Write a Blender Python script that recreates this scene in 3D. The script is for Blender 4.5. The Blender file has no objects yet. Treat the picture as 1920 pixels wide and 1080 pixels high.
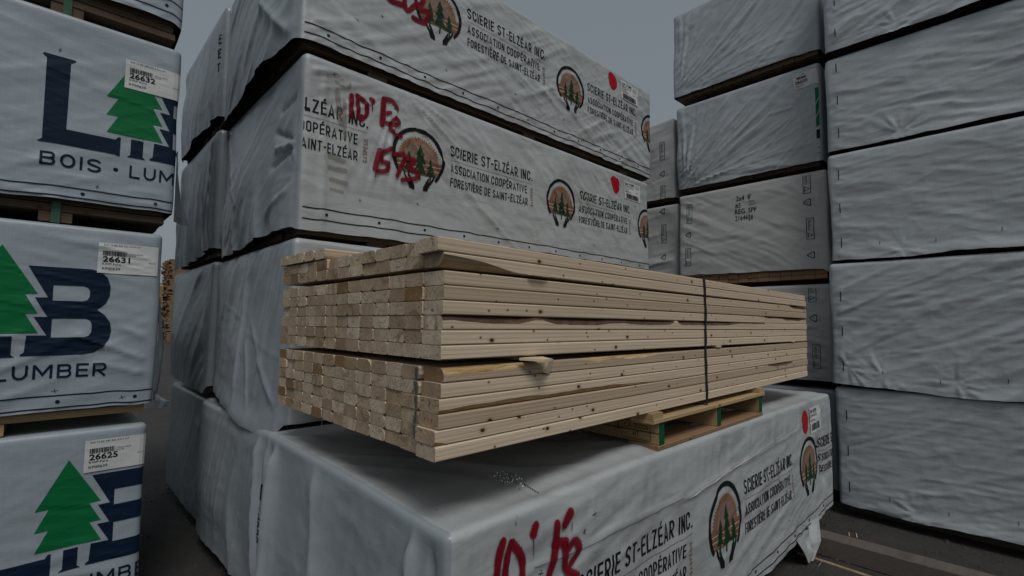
import bpy, bmesh, math, random
import numpy as np
from mathutils import Matrix, Vector

random.seed(7)
SC = bpy.context.scene
COL = SC.collection
EYE = 1.46                                   # camera height above the yard

# ------------------------------------------------------------------ camera
cam = bpy.data.cameras.new('camera')
cam.sensor_width = 36.0
cam.lens = 36.0 * 910.0 / 1920.0
cam.clip_start = 0.05
cam.clip_end = 2000.0
camo = bpy.data.objects.new('camera', cam)
COL.objects.link(camo)
camo.matrix_world = Matrix(((0.721, -0.055, -0.690, 0.0),
                            (-0.692, -0.046, -0.720, 0.0),
                            (0.008, 0.997, -0.071, EYE),
                            (0, 0, 0, 1)))
SC.camera = camo

# ------------------------------------------------------------------ world, sun, exposure
SUN_EL, SUN_AZ = math.radians(56), math.radians(-118)    # azimuth of the sun measured from +x
W = bpy.data.worlds.new('World')
SC.world = W
W.use_nodes = True
nt = W.node_tree
nt.nodes.clear()
out = nt.nodes.new('ShaderNodeOutputWorld')
bg = nt.nodes.new('ShaderNodeBackground')
sky = nt.nodes.new('ShaderNodeTexSky')
sky.sky_type = 'NISHITA'
sky.sun_disc = False
sky.sun_elevation = SUN_EL
sky.sun_rotation = math.pi / 2 - SUN_AZ
sky.dust_density = 4.0
sky.air_density = 1.0
hsv = nt.nodes.new('ShaderNodeHueSaturation')
hsv.inputs['Saturation'].default_value = 0.42
mixw = nt.nodes.new('ShaderNodeMix')
mixw.data_type = 'RGBA'
mixw.inputs['Factor'].default_value = 0.75
mixw.inputs[7].default_value = (1.95, 2.30, 2.50, 1)      # even cloud cover
nt.links.new(sky.outputs[0], hsv.inputs['Color'])
nt.links.new(hsv.outputs[0], mixw.inputs[6])
nt.links.new(mixw.outputs[2], bg.inputs['Color'])
bg.inputs['Strength'].default_value = 0.10
nt.links.new(bg.outputs[0], out.inputs[0])

sl = bpy.data.lights.new('sun', 'SUN')
sl.energy = 1.5
sl.angle = math.radians(22)
sl.color = (1.0, 0.985, 0.96)
so = bpy.data.objects.new('sun', sl)
COL.objects.link(so)
sd = Vector((math.cos(SUN_EL) * math.cos(SUN_AZ), math.cos(SUN_EL) * math.sin(SUN_AZ), math.sin(SUN_EL)))
so.rotation_euler = sd.to_track_quat('Z', 'Y').to_euler()
so.location = (0, 0, 20)

SC.view_settings.view_transform = 'Standard'
SC.view_settings.look = 'None'
SC.view_settings.gamma = 1.0
SC.view_settings.use_curve_mapping = False
SC.view_settings.exposure = -0.12

# ------------------------------------------------------------------ helpers: objects
def thing(name, label, cat, loc, group=None):
    o = bpy.data.objects.new(name, None)
    COL.objects.link(o)
    o.empty_display_size = 0.1
    o.location = loc
    o['label'] = label
    o['category'] = cat
    if group: o['group'] = group
    return o

def mesh_obj(name, verts, faces, mats, parent=None, org=(0, 0, 0), smooth=False, mi=None):
    me = bpy.data.meshes.new(name)
    v = np.asarray(verts, float) - np.asarray(org, float)
    me.from_pydata([tuple(x) for x in v], [], [tuple(int(i) for i in f) for f in faces])
    for m in (mats if isinstance(mats, (list, tuple)) else [mats]): me.materials.append(m)
    if mi is not None: me.polygons.foreach_set('material_index', np.asarray(mi, np.int32))
    if smooth: me.polygons.foreach_set('use_smooth', np.ones(len(me.polygons), bool))
    me.update()
    o = bpy.data.objects.new(name, me)
    COL.objects.link(o)
    if parent: o.parent = parent
    return o

def box_vf(x0, x1, y0, y1, z0, z1, b=0.0):
    """box, with its long edges eased when b > 0 (kept cheap)"""
    if b <= 0:
        v = [(x0,y0,z0),(x1,y0,z0),(x1,y1,z0),(x0,y1,z0),(x0,y0,z1),(x1,y0,z1),(x1,y1,z1),(x0,y1,z1)]
        f = [(0,3,2,1),(4,5,6,7),(0,1,5,4),(1,2,6,5),(2,3,7,6),(3,0,4,7)]
        return v, f
    def ring(a0, a1, c0, c1):
        return [(a0+b,c0),(a1-b,c0),(a1,c0+b),(a1,c1-b),(a1-b,c1),(a0+b,c1),(a0,c1-b),(a0,c0+b)]
    if (x1-x0) >= (y1-y0):
        r = ring(y0, y1, z0, z1)
        v = [(x0,)+p for p in r] + [(x1,)+p for p in r]
        f = [(i,(i+1)%8,(i+1)%8+8,i+8) for i in range(8)]
        f = [tuple(reversed(q)) for q in f]
        f += [tuple(range(8)), tuple(range(15,7,-1))]
        f = [tuple(reversed(q)) for q in f]
    else:
        r = ring(x0, x1, z0, z1)
        v = [(p[0],y0,p[1]) for p in r] + [(p[0],y1,p[1]) for p in r]
        f = [(i,(i+1)%8,(i+1)%8+8,i+8) for i in range(8)]
        f += [tuple(range(7,-1,-1)), tuple(range(8,16))]
    return v, f

class MB:
    def __init__(s): s.v=[]; s.f=[]; s.m=[]
    def add(s, vf, m=0):
        n=len(s.v); s.v+=list(vf[0]); s.f+=[tuple(i+n for i in q) for q in vf[1]]; s.m+=[m]*len(vf[1])
    def obj(s, name, mats, parent=None, org=(0,0,0), smooth=False):
        return mesh_obj(name, s.v, s.f, mats, parent, org, smooth, s.m)

# ------------------------------------------------------------------ helpers: noise (numpy value noise)
def _h(ix, iy, iz, seed):
    n = (ix.astype(np.int64)*374761393 + iy.astype(np.int64)*668265263 + iz.astype(np.int64)*2147483647 + seed*1274126177) & 0xffffffff
    n = ((n ^ (n >> 13)) * 1274126177) & 0xffffffff
    n = (n ^ (n >> 16)) & 0xffff
    return n / 32767.5 - 1.0
def noise3(x, y, z, seed=0):
    x, y, z = np.broadcast_arrays(np.asarray(x,float), np.asarray(y,float), np.asarray(z,float))
    ix, iy, iz = np.floor(x), np.floor(y), np.floor(z)
    fx, fy, fz = x-ix, y-iy, z-iz
    q = lambda t: t*t*t*(t*(t*6-15)+10)
    u, v, w = q(fx), q(fy), q(fz)
    r = 0
    for a in (0,1):
        for b in (0,1):
            for c in (0,1):
                wt = (u if a else 1-u)*(v if b else 1-v)*(w if c else 1-w)
                r = r + wt*_h(ix+a, iy+b, iz+c, seed)
    return r
def noise2(x, y, seed=0): return noise3(x, y, 0.37, seed)
def ridge(x, y, seed=0, p=1.6):
    return (1.0 - np.abs(noise2(x, y, seed)))**p - 0.5
def crease(a, b, seed=0, p=1.25):
    """straight tension folds running along a, one per unit of b, each swelling and fading along its length"""
    ph = b+0.55*noise2(a*0.8, b*0.33, seed+1)+0.12*noise2(a*3.1, b*0.9, seed+4)
    k = np.floor(ph); f = ph-k
    pk = 0.5+0.28*_h(k, k*0, k*0, seed+7)
    t = np.where(f < pk, f/pk, (1-f)/(1-pk))
    am = np.clip(0.30+0.95*noise2(a*1.15+k*7.31, k*3.7, seed+2), 0, 1.3)
    return am*t**p
def sstep(a, b, x):
    t = np.clip((x-a)/(b-a), 0, 1)
    return t*t*(3-2*t)

# ------------------------------------------------------------------ helpers: materials
def mat(name):
    m = bpy.data.materials.new(name); m.use_nodes = True
    n = m.node_tree; n.nodes.clear()
    o = n.nodes.new('ShaderNodeOutputMaterial')
    p = n.nodes.new('ShaderNodeBsdfPrincipled')
    n.links.new(p.outputs[0], o.inputs[0])
    return m, n, p
def N(n, t, **kw):
    x = n.nodes.new(t)
    for k, v in kw.items():
        if k in x.inputs: x.inputs[k].default_value = v
        else: setattr(x, k, v)
    return x
def math_(n, op, a, b=None, c=None):
    x = n.nodes.new('ShaderNodeMath'); x.operation = op
    for i, q in enumerate((a, b, c)):
        if q is None: continue
        if isinstance(q, (int, float)): x.inputs[i].default_value = q
        else: n.links.new(q, x.inputs[i])
    return x.outputs[0]
def mixc(n, f, a, b, mode='MIX'):
    x = n.nodes.new('ShaderNodeMix'); x.data_type = 'RGBA'; x.blend_type = mode
    for i, q in ((0, f), (6, a), (7, b)):
        if isinstance(q, (int, float)): x.inputs[i].default_value = q
        elif isinstance(q, tuple): x.inputs[i].default_value = q + (1,) if len(q) == 3 else q
        else: n.links.new(q, x.inputs[i])
    return x.outputs[2]
def ramp(n, f, stops):
    x = n.nodes.new('ShaderNodeValToRGB'); n.links.new(f, x.inputs[0])
    e = x.color_ramp.elements
    while len(e) < len(stops): e.new(0.5)
    for q, (p, c) in zip(e, stops):
        q.position = p; q.color = c + (1,) if isinstance(c, tuple) else (c, c, c, 1)
    return x.outputs[0]
def coords(n, scale=(1,1,1), out='Object', loc=(0,0,0), rot=(0,0,0)):
    t = n.nodes.new('ShaderNodeTexCoord'); m = n.nodes.new('ShaderNodeMapping')
    m.inputs['Scale'].default_value = scale; m.inputs['Location'].default_value = loc; m.inputs['Rotation'].default_value = rot
    n.links.new(t.outputs[out], m.inputs[0]); return m.outputs[0]
def noise_n(n, v, scale, detail=4, rough=0.55, dist=0.0):
    x = N(n, 'ShaderNodeTexNoise', Scale=scale, Detail=detail, Roughness=rough, Distortion=dist)
    n.links.new(v, x.inputs['Vector']); return x.outputs['Fac']
def bump(n, p, h, strength, dist, prev=None):
    b = N(n, 'ShaderNodeBump', Strength=strength, Distance=dist)
    n.links.new(h, b.inputs['Height'])
    if prev is not None: n.links.new(prev, b.inputs['Normal'])
    n.links.new(b.outputs[0], p.inputs['Normal']); return b.outputs[0]

def plain(name, col, rough=0.6, spec=0.12, var=0.25, scale=20):
    m, n, p = mat(name)
    v = coords(n)
    c = mixc(n, noise_n(n, v, scale), tuple(x*(1-var) for x in col), tuple(min(1, x*(1+var)) for x in col))
    n.links.new(c, p.inputs['Base Color'])
    p.inputs['Roughness'].default_value = rough
    p.inputs['Specular IOR Level'].default_value = spec
    return m

def tarp_mat(name, col, dirt=0.25, gloss=0.5, brown=0.0, weave=1.0, crumple=0.30):
    m, n, p = mat(name)
    v = coords(n)
    big = noise_n(n, v, 1.7, 5, 0.6)
    fine = noise_n(n, v, 9.0, 8, 0.7, 0.4)
    rnd = N(n, 'ShaderNodeObjectInfo').outputs['Random']
    c = mixc(n, big, tuple(x*0.88 for x in col), tuple(min(1, x*1.08) for x in col))
    smear = ramp(n, noise_n(n, coords(n, (1.2, 1.2, 5.0), rot=(0.2, 0.5, 0.3)), 2.2, 7, 0.72, 0.6), [(0.47, 0.0), (0.70, 1.0)])
    spots = ramp(n, noise_n(n, v, 34.0, 3, 0.6), [(0.66, 0.0), (0.76, 1.0)])
    gate = ramp(n, noise_n(n, v, 2.9, 2), [(0.48, 0.0), (0.68, 1.0)])
    c = mixc(n, math_(n, 'MULTIPLY', smear, dirt), c, (0.16, 0.155, 0.15))
    c = mixc(n, math_(n, 'MULTIPLY', math_(n, 'MULTIPLY', spots, gate), min(0.8, dirt*1.6)), c, (0.12, 0.11, 0.10))
    if brown > 0:
        bs = ramp(n, noise_n(n, coords(n, (1, 1, 0.35)), 4.5, 6, 0.7, 0.3), [(0.56, 0.0), (0.74, 1.0)])
        c = mixc(n, math_(n, 'MULTIPLY', bs, brown), c, (0.20, 0.15, 0.105))
    # slightly brighter/darker woven tape lines
    wv = noise_n(n, coords(n, (6, 6, 210)), 1.0, 2)
    wh = noise_n(n, coords(n, (150, 150, 4)), 1.0, 2)
    wvv = math_(n, 'ADD', wv, wh)
    c = mixc(n, math_(n, 'MULTIPLY', math_(n, 'SUBTRACT', wvv, 0.6), 0.35*weave), c, tuple(x*0.72 for x in col))
    n.links.new(c, p.inputs['Base Color'])
    p.inputs['Roughness'].default_value = gloss
    p.inputs['Specular IOR Level'].default_value = 0.55
    cr = noise_n(n, coords(n, (1, 1, 1.6), rot=(0.3, 0.4, 0.2)), 11, 3, 0.5, 1.2)
    cr = math_(n, 'ABSOLUTE', math_(n, 'SUBTRACT', cr, 0.5))
    b = bump(n, p, cr, 0.10, 0.012)
    wp = N(n, 'ShaderNodeTexNoise', Scale=3.0, Detail=2.0)
    n.links.new(v, wp.inputs['Vector'])
    av = N(n, 'ShaderNodeVectorMath', operation='MULTIPLY_ADD'); av.inputs[1].default_value = (0.35, 0.35, 0.35)
    n.links.new(wp.outputs['Color'], av.inputs[0]); n.links.new(coords(n, (1, 1, 1.9), rot=(0.25, 0.3, 0.1)), av.inputs[2])
    vr = N(n, 'ShaderNodeTexVoronoi', Scale=6.5, Randomness=1.0); vr.feature = 'F1'
    n.links.new(av.outputs[0], vr.inputs['Vector'])
    gt = ramp(n, noise_n(n, v, 2.1, 3, 0.6), [(0.42, 0.10), (0.66, 1.0)])
    b = bump(n, p, math_(n, 'MULTIPLY', vr.outputs['Distance'], gt), crumple, 0.045, b)
    b = bump(n, p, noise_n(n, v, 55, 3, 0.5), 0.08, 0.002, b)
    bump(n, p, wvv, 0.12*weave, 0.0016, b)
    return m

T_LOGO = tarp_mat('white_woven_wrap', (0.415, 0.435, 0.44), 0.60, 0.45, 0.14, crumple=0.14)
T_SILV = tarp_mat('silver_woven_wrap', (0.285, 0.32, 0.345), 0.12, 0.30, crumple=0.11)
T_BLUE = tarp_mat('pale_blue_woven_wrap', (0.32, 0.37, 0.41), 0.12, 0.42, weave=1.6, crumple=0.08)
T_RIGHT = tarp_mat('grey_woven_wrap', (0.385, 0.42, 0.445), 0.16, 0.42, weave=1.9, crumple=0.20)
T_PAPER = tarp_mat('white_paper_wrap', (0.44, 0.44, 0.44), 0.10, 0.60, weave=0.5, crumple=0.18)

INK = plain('black_ink', (0.009, 0.009, 0.010), 0.7)
INK_G = plain('grey_ink', (0.11, 0.11, 0.115), 0.6)
NAVY = plain('navy_ink', (0.004, 0.014, 0.034), 0.6, 0.15, var=0.15, scale=4)
GREEN = plain('green_ink', (0.003, 0.135, 0.042), 0.6, 0.15, var=0.15, scale=4)
TREEG = plain('dark_green_ink', (0.011, 0.038, 0.015), 0.55)
ORANGE = plain('orange_ink', (0.23, 0.115, 0.062), 0.6)
TAN = plain('tan_ink', (0.215, 0.145, 0.118), 0.6)
RUST = plain('rust_ink', (0.19, 0.095, 0.062), 0.6)
CREAM = plain('cream_ink', (0.46, 0.43, 0.39), 0.6)
SOFTGREEN = plain('label_green_ink', (0.02, 0.10, 0.06), 0.6)
PAPER = plain('label_paper', (0.56, 0.56, 0.56), 0.5, var=0.05)
REDDOT = plain('red_sticker', (0.36, 0.006, 0.012), 0.45, var=0.1)
STRAP_B = plain('black_strap', (0.02, 0.02, 0.024), 0.45)
STRAP_G = plain('green_strap', (0.05, 0.11, 0.075), 0.5)
DARK = plain('dark_stain', (0.035, 0.035, 0.04), 0.7, var=0.5, scale=60)
GREENPAINT = plain('green_paint', (0.006, 0.070, 0.026), 0.6, var=0.4, scale=40)
STAMP = plain('brown_stamp_ink', (0.075, 0.032, 0.022), 0.7)
BROWNSTAIN = None

def spray_mat(name, col, top=0.93):
    m, n, p = mat(name)
    a = N(n, 'ShaderNodeAttribute', attribute_name='alpha').outputs['Fac']
    v = coords(n)
    sp = noise_n(n, v, 260, 2, 0.6)
    al = math_(n, 'ADD', a, math_(n, 'MULTIPLY', math_(n, 'SUBTRACT', sp, 0.5), 0.9))
    al = ramp(n, al, [(0.12, 0.0), (0.55, top)])
    n.links.new(mixc(n, noise_n(n, v, 30), tuple(x*0.75 for x in col), tuple(x*1.2 for x in col)), p.inputs['Base Color'])
    n.links.new(al, p.inputs['Alpha'])
    p.inputs['Roughness'].default_value = 0.5; p.inputs['Specular IOR Level'].default_value = 0.12
    return m
SPRAY = spray_mat('red_spray_paint', (0.165, 0.004, 0.013))
SMUDGE = spray_mat('brown_smudge', (0.23, 0.195, 0.16), 0.42)

# wood
def wood_mat(name, light, dark, tone=0.35, knots=True, seedy=0.0):
    m, n, p = mat(name)
    t = N(n, 'ShaderNodeTexCoord'); rnd = N(n, 'ShaderNodeObjectInfo').outputs['Random']
    cx = N(n, 'ShaderNodeCombineXYZ')
    n.links.new(math_(n, 'MULTIPLY', rnd, 71.3), cx.inputs[0]); n.links.new(math_(n, 'MULTIPLY', rnd, 37.7), cx.inputs[1]); n.links.new(math_(n, 'MULTIPLY', rnd, 53.1), cx.inputs[2])
    ad = N(n, 'ShaderNodeVectorMath', operation='ADD'); n.links.new(t.outputs['Object'], ad.inputs[0]); n.links.new(cx.outputs[0], ad.inputs[1])
    def mp(s):
        q = N(n, 'ShaderNodeMapping'); q.inputs['Scale'].default_value = s; n.links.new(ad.outputs[0], q.inputs[0]); return q.outputs[0]
    grain = noise_n(n, mp((1.2, 30, 60)), 1.0, 6, 0.6, 1.2)
    fine = noise_n(n, mp((5, 220, 320)), 1.0, 3, 0.6)
    cath = N(n, 'ShaderNodeTexWave', Scale=1.0, Distortion=5.0, Detail=3.0); cath.bands_direction = 'Z'; cath.inputs['Detail Scale'].default_value = 0.6
    n.links.new(mp((0.9, 12, 26)), cath.inputs['Vector'])
    c = mixc(n, ramp(n, grain, [(0.3, 0.0), (0.7, 1.0)]), light, tuple(a*0.55+b*0.45 for a, b in zip(light, dark)))
    c = mixc(n, math_(n, 'MULTIPLY', ramp(n, cath.outputs['Fac'], [(0.55, 0.0), (0.95, 1.0)]), 0.42), c, dark)
    c = mixc(n, math_(n, 'MULTIPLY', fine, 0.30), c, dark)
    br = math_(n, 'MULTIPLY_ADD', math_(n, 'FRACT', math_(n, 'MULTIPLY', rnd, 91.7)), tone, 1.0-tone*0.62)
    bc = N(n, 'ShaderNodeCombineXYZ')
    n.links.new(br, bc.inputs[0]); n.links.new(math_(n, 'POWER', br, 1.08), bc.inputs[1]); n.links.new(math_(n, 'POWER', br, 1.2), bc.inputs[2])
    c = mixc(n, 1.0, c, bc.outputs[0], 'MULTIPLY')
    # grey handling marks
    mk = ramp(n, noise_n(n, mp((2.2, 14, 20)), 1.0, 6, 0.75, 0.5), [(0.60, 0.0), (0.78, 1.0)])
    c = mixc(n, math_(n, 'MULTIPLY', mk, 0.35), c, (0.20, 0.17, 0.14))
    if knots:
        for sc, th, rd in (((6.0, 3, 9), 0.042, 0.55), ((15, 5, 20), 0.045, 0.72)):
            vo = N(n, 'ShaderNodeTexVoronoi', Scale=1.0, Randomness=1.0); vo.feature = 'F1'; vo.voronoi_dimensions = '2D'
            sx_ = N(n, 'ShaderNodeSeparateXYZ'); n.links.new(mp(sc), sx_.inputs[0]); cb_ = N(n, 'ShaderNodeCombineXYZ')
            n.links.new(sx_.outputs[0], cb_.inputs[0]); n.links.new(sx_.outputs[2], cb_.inputs[1]); n.links.new(cb_.outputs[0], vo.inputs['Vector'])
            sep = N(n, 'ShaderNodeSeparateColor'); n.links.new(vo.outputs['Color'], sep.inputs[0])
            d = math_(n, 'ADD', vo.outputs['Distance'], math_(n, 'MULTIPLY', math_(n, 'LESS_THAN', sep.outputs[0], rd), 1.0))
            halo = ramp(n, d, [(th*1.0, 1.0), (th*3.0, 0.0)])
            core = ramp(n, d, [(th*0.9, 1.0), (th*1.35, 0.0)])
            c = mixc(n, math_(n, 'MULTIPLY', halo, 0.45), c, tuple(x*0.6 for x in dark))
            c = mixc(n, core, c, (0.055, 0.024, 0.014))
    n.links.new(c, p.inputs['Base Color'])
    p.inputs['Roughness'].default_value = 0.68
    p.inputs['Specular IOR Level'].default_value = 0.22
    bump(n, p, math_(n, 'ADD', fine, math_(n, 'MULTIPLY', grain, 0.7)), 0.35, 0.0012)
    return m
def end_mat():
    m, n, p = mat('sawn_end_grain')
    t = N(n, 'ShaderNodeTexCoord'); rnd = N(n, 'ShaderNodeObjectInfo').outputs['Random']
    fr = lambda k: math_(n, 'FRACT', math_(n, 'MULTIPLY', rnd, k))
    s = N(n, 'ShaderNodeSeparateXYZ'); n.links.new(t.outputs['Object'], s.inputs[0])
    off = N(n, 'ShaderNodeCombineXYZ')
    n.links.new(math_(n, 'MULTIPLY', rnd, 50), off.inputs[0]); n.links.new(math_(n, 'MULTIPLY', rnd, 91), off.inputs[1])
    ad = N(n, 'ShaderNodeVectorMath', operation='ADD'); n.links.new(t.outputs['Object'], ad.inputs[0]); n.links.new(off.outputs[0], ad.inputs[1])
    wob = math_(n, 'MULTIPLY', math_(n, 'SUBTRACT', noise_n(n, ad.outputs[0], 22, 3), 0.5), 0.012)
    py = math_(n, 'MULTIPLY_ADD', math_(n, 'SUBTRACT', fr(17.3), 0.5), 0.10, 0.044)
    pz = math_(n, 'MULTIPLY_ADD', math_(n, 'SUBTRACT', fr(29.1), 0.5), 0.16, 0.02)
    dy = math_(n, 'SUBTRACT', s.outputs[1], py); dz = math_(n, 'SUBTRACT', s.outputs[2], pz)
    r = math_(n, 'ADD', math_(n, 'SQRT', math_(n, 'ADD', math_(n, 'MULTIPLY', dy, dy), math_(n, 'MULTIPLY', dz, dz))), wob)
    ring = math_(n, 'SINE', math_(n, 'MULTIPLY', r, 1150))
    ring = math_(n, 'MULTIPLY_ADD', ring, 0.5, 0.5)
    bold = math_(n, 'SINE', math_(n, 'MULTIPLY_ADD', r, 430, math_(n, 'MULTIPLY', rnd, 40)))
    bold = ramp(n, bold, [(0.72, 0.0), (0.97, 1.0)])
    bold = math_(n, 'MULTIPLY', bold, ramp(n, noise_n(n, ad.outputs[0], 17, 2), [(0.42, 0.0), (0.62, 1.0)]))
    base = ramp(n, fr(63.7), [(0.0, (0.36, 0.260, 0.170)), (0.35, (0.53, 0.415, 0.295)), (0.70, (0.72, 0.60, 0.46)), (0.92, (0.44, 0.32, 0.21)), (0.945, (0.20, 0.11, 0.045)), (1.0, (0.26, 0.145, 0.06))])
    c = mixc(n, math_(n, 'MULTIPLY', ring, 0.34), base, (0.20, 0.13, 0.08))
    c = mixc(n, math_(n, 'MULTIPLY', bold, 0.55), c, (0.17, 0.10, 0.06))
    blot = ramp(n, noise_n(n, ad.outputs[0], 26, 5, 0.65, 0.5), [(0.42, 0.0), (0.70, 1.0)])
    c = mixc(n, math_(n, 'MULTIPLY', blot, 0.62), c, (0.235, 0.165, 0.11))
    pale = ramp(n, noise_n(n, ad.outputs[0], 41, 4, 0.6), [(0.55, 0.0), (0.75, 1.0)])
    c = mixc(n, math_(n, 'MULTIPLY', pale, 0.5), c, (0.52, 0.44, 0.35))
    heart = ramp(n, math_(n, 'ABSOLUTE', math_(n, 'SUBTRACT', r, 0.028)), [(0.003, 1.0), (0.012, 0.0)])
    c = mixc(n, math_(n, 'MULTIPLY', heart, math_(n, 'MULTIPLY', math_(n, 'GREATER_THAN', fr(7.9), 0.72), 0.55)), c, (0.16, 0.09, 0.05))
    # checks / short black cracks
    ck = ramp(n, noise_n(n, ad.outputs[0], 60, 2, 0.5, 2.0), [(0.325, 1.0), (0.36, 0.0)])
    c = mixc(n, math_(n, 'MULTIPLY', ck, 0.85), c, (0.10, 0.07, 0.05))
    n.links.new(c, p.inputs['Base Color'])
    p.inputs['Roughness'].default_value = 0.8
    p.inputs['Specular IOR Level'].default_value = 0.15
    bump(n, p, math_(n, 'ADD', noise_n(n, ad.outputs[0], 180, 4, 0.7), math_(n, 'MULTIPLY', ring, 0.25)), 0.5, 0.0012)
    return m
WOOD = wood_mat('planed_spruce', (0.665, 0.555, 0.420), (0.35, 0.24, 0.15), 0.38)
ENDS = end_mat()
WOOD_P = wood_mat('pallet_pine', (0.46, 0.34, 0.19), (0.27, 0.17, 0.075), 0.3)
WOOD_R = wood_mat('rust_brown_pine', (0.33, 0.20, 0.115), (0.15, 0.08, 0.045), 0.4)
WOOD_D = wood_mat('gap_shaded_board', (0.135, 0.092, 0.058), (0.045, 0.030, 0.020), 0.6)  # brown board, darkened in colour to paint shade into the gaps between bundles
WOOD_K = wood_mat('shaded_black_board', (0.045, 0.036, 0.030), (0.016, 0.013, 0.011), 0.6)  # near-black copy of the gap board, deep gap shade painted into its colour
WOOD_G = wood_mat('grey_old_timber', (0.135, 0.115, 0.098), (0.05, 0.043, 0.036), 0.3)
WOOD_O = wood_mat('orange_sawn_lumber', (0.25, 0.165, 0.095), (0.12, 0.07, 0.04), 0.6)
def bark_mat():
    m, n, p = mat('bark')
    v = coords(n, (14, 60, 60))
    f = noise_n(n, v, 1.0, 6, 0.7, 1.0)
    n.links.new(ramp(n, f, [(0.3, (0.028, 0.016, 0.011)), (0.5, (0.085, 0.043, 0.026)), (0.72, (0.17, 0.095, 0.055))]), p.inputs['Base Color'])
    p.inputs['Roughness'].default_value = 0.9
    bump(n, p, f, 0.9, 0.004); return m
BARK = bark_mat()
def wane_mat():
    m, n, p = mat('torn_yellow_wood')
    v = coords(n, (9, 60, 60))
    f = noise_n(n, v, 1.0, 6, 0.75, 1.2)
    n.links.new(ramp(n, f, [(0.30, (0.16, 0.085, 0.03)), (0.45, (0.42, 0.27, 0.10)), (0.62, (0.55, 0.42, 0.24))]), p.inputs['Base Color'])
    p.inputs['Roughness'].default_value = 0.8
    bump(n, p, f, 0.9, 0.004); return m
TORN = wane_mat()
WANE = wood_mat('tan_wane', (0.42, 0.31, 0.205), (0.17, 0.105, 0.06), 0.2, False)
def ground_mat():
    m, n, p = mat('asphalt')
    v = coords(n)
    a = noise_n(n, v, 1.1, 6, 0.6); g = noise_n(n, v, 130, 3, 0.7); g2 = noise_n(n, v, 38, 4, 0.7)
    c = ramp(n, a, [(0.3, (0.020, 0.019, 0.018)), (0.7, (0.044, 0.042, 0.040))])
    c = mixc(n, ramp(n, g, [(0.55, 0.0), (0.75, 1.0)]), c, (0.085, 0.081, 0.077))
    c = mixc(n, ramp(n, g2, [(0.60, 0.0), (0.72, 0.8)]), c, (0.025, 0.022, 0.02))
    n.links.new(c, p.inputs['Base Color'])
    p.inputs['Roughness'].default_value = 0.85
    dm = ramp(n, noise_n(n, v, 5.5, 7, 0.75, 0.6), [(0.46, 0.0), (0.66, 0.75)])
    c = mixc(n, dm, c, (0.062, 0.050, 0.040)); n.links.new(c, p.inputs['Base Color'])
    bump(n, p, math_(n, 'ADD', g, math_(n, 'MULTIPLY', g2, 1.6)), 1.0, 0.010); return m
ASPHALT = ground_mat()
SPLINT = plain('fresh_splinter', (0.56, 0.46, 0.32), 0.7, var=0.2)

# ------------------------------------------------------------------ the ground
g = mesh_obj('ground', [(-400,-400,0),(400,-400,0),(400,400,0),(-400,400,0)], [(0,1,2,3)], ASPHALT)
g['kind'] = 'structure'

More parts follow.
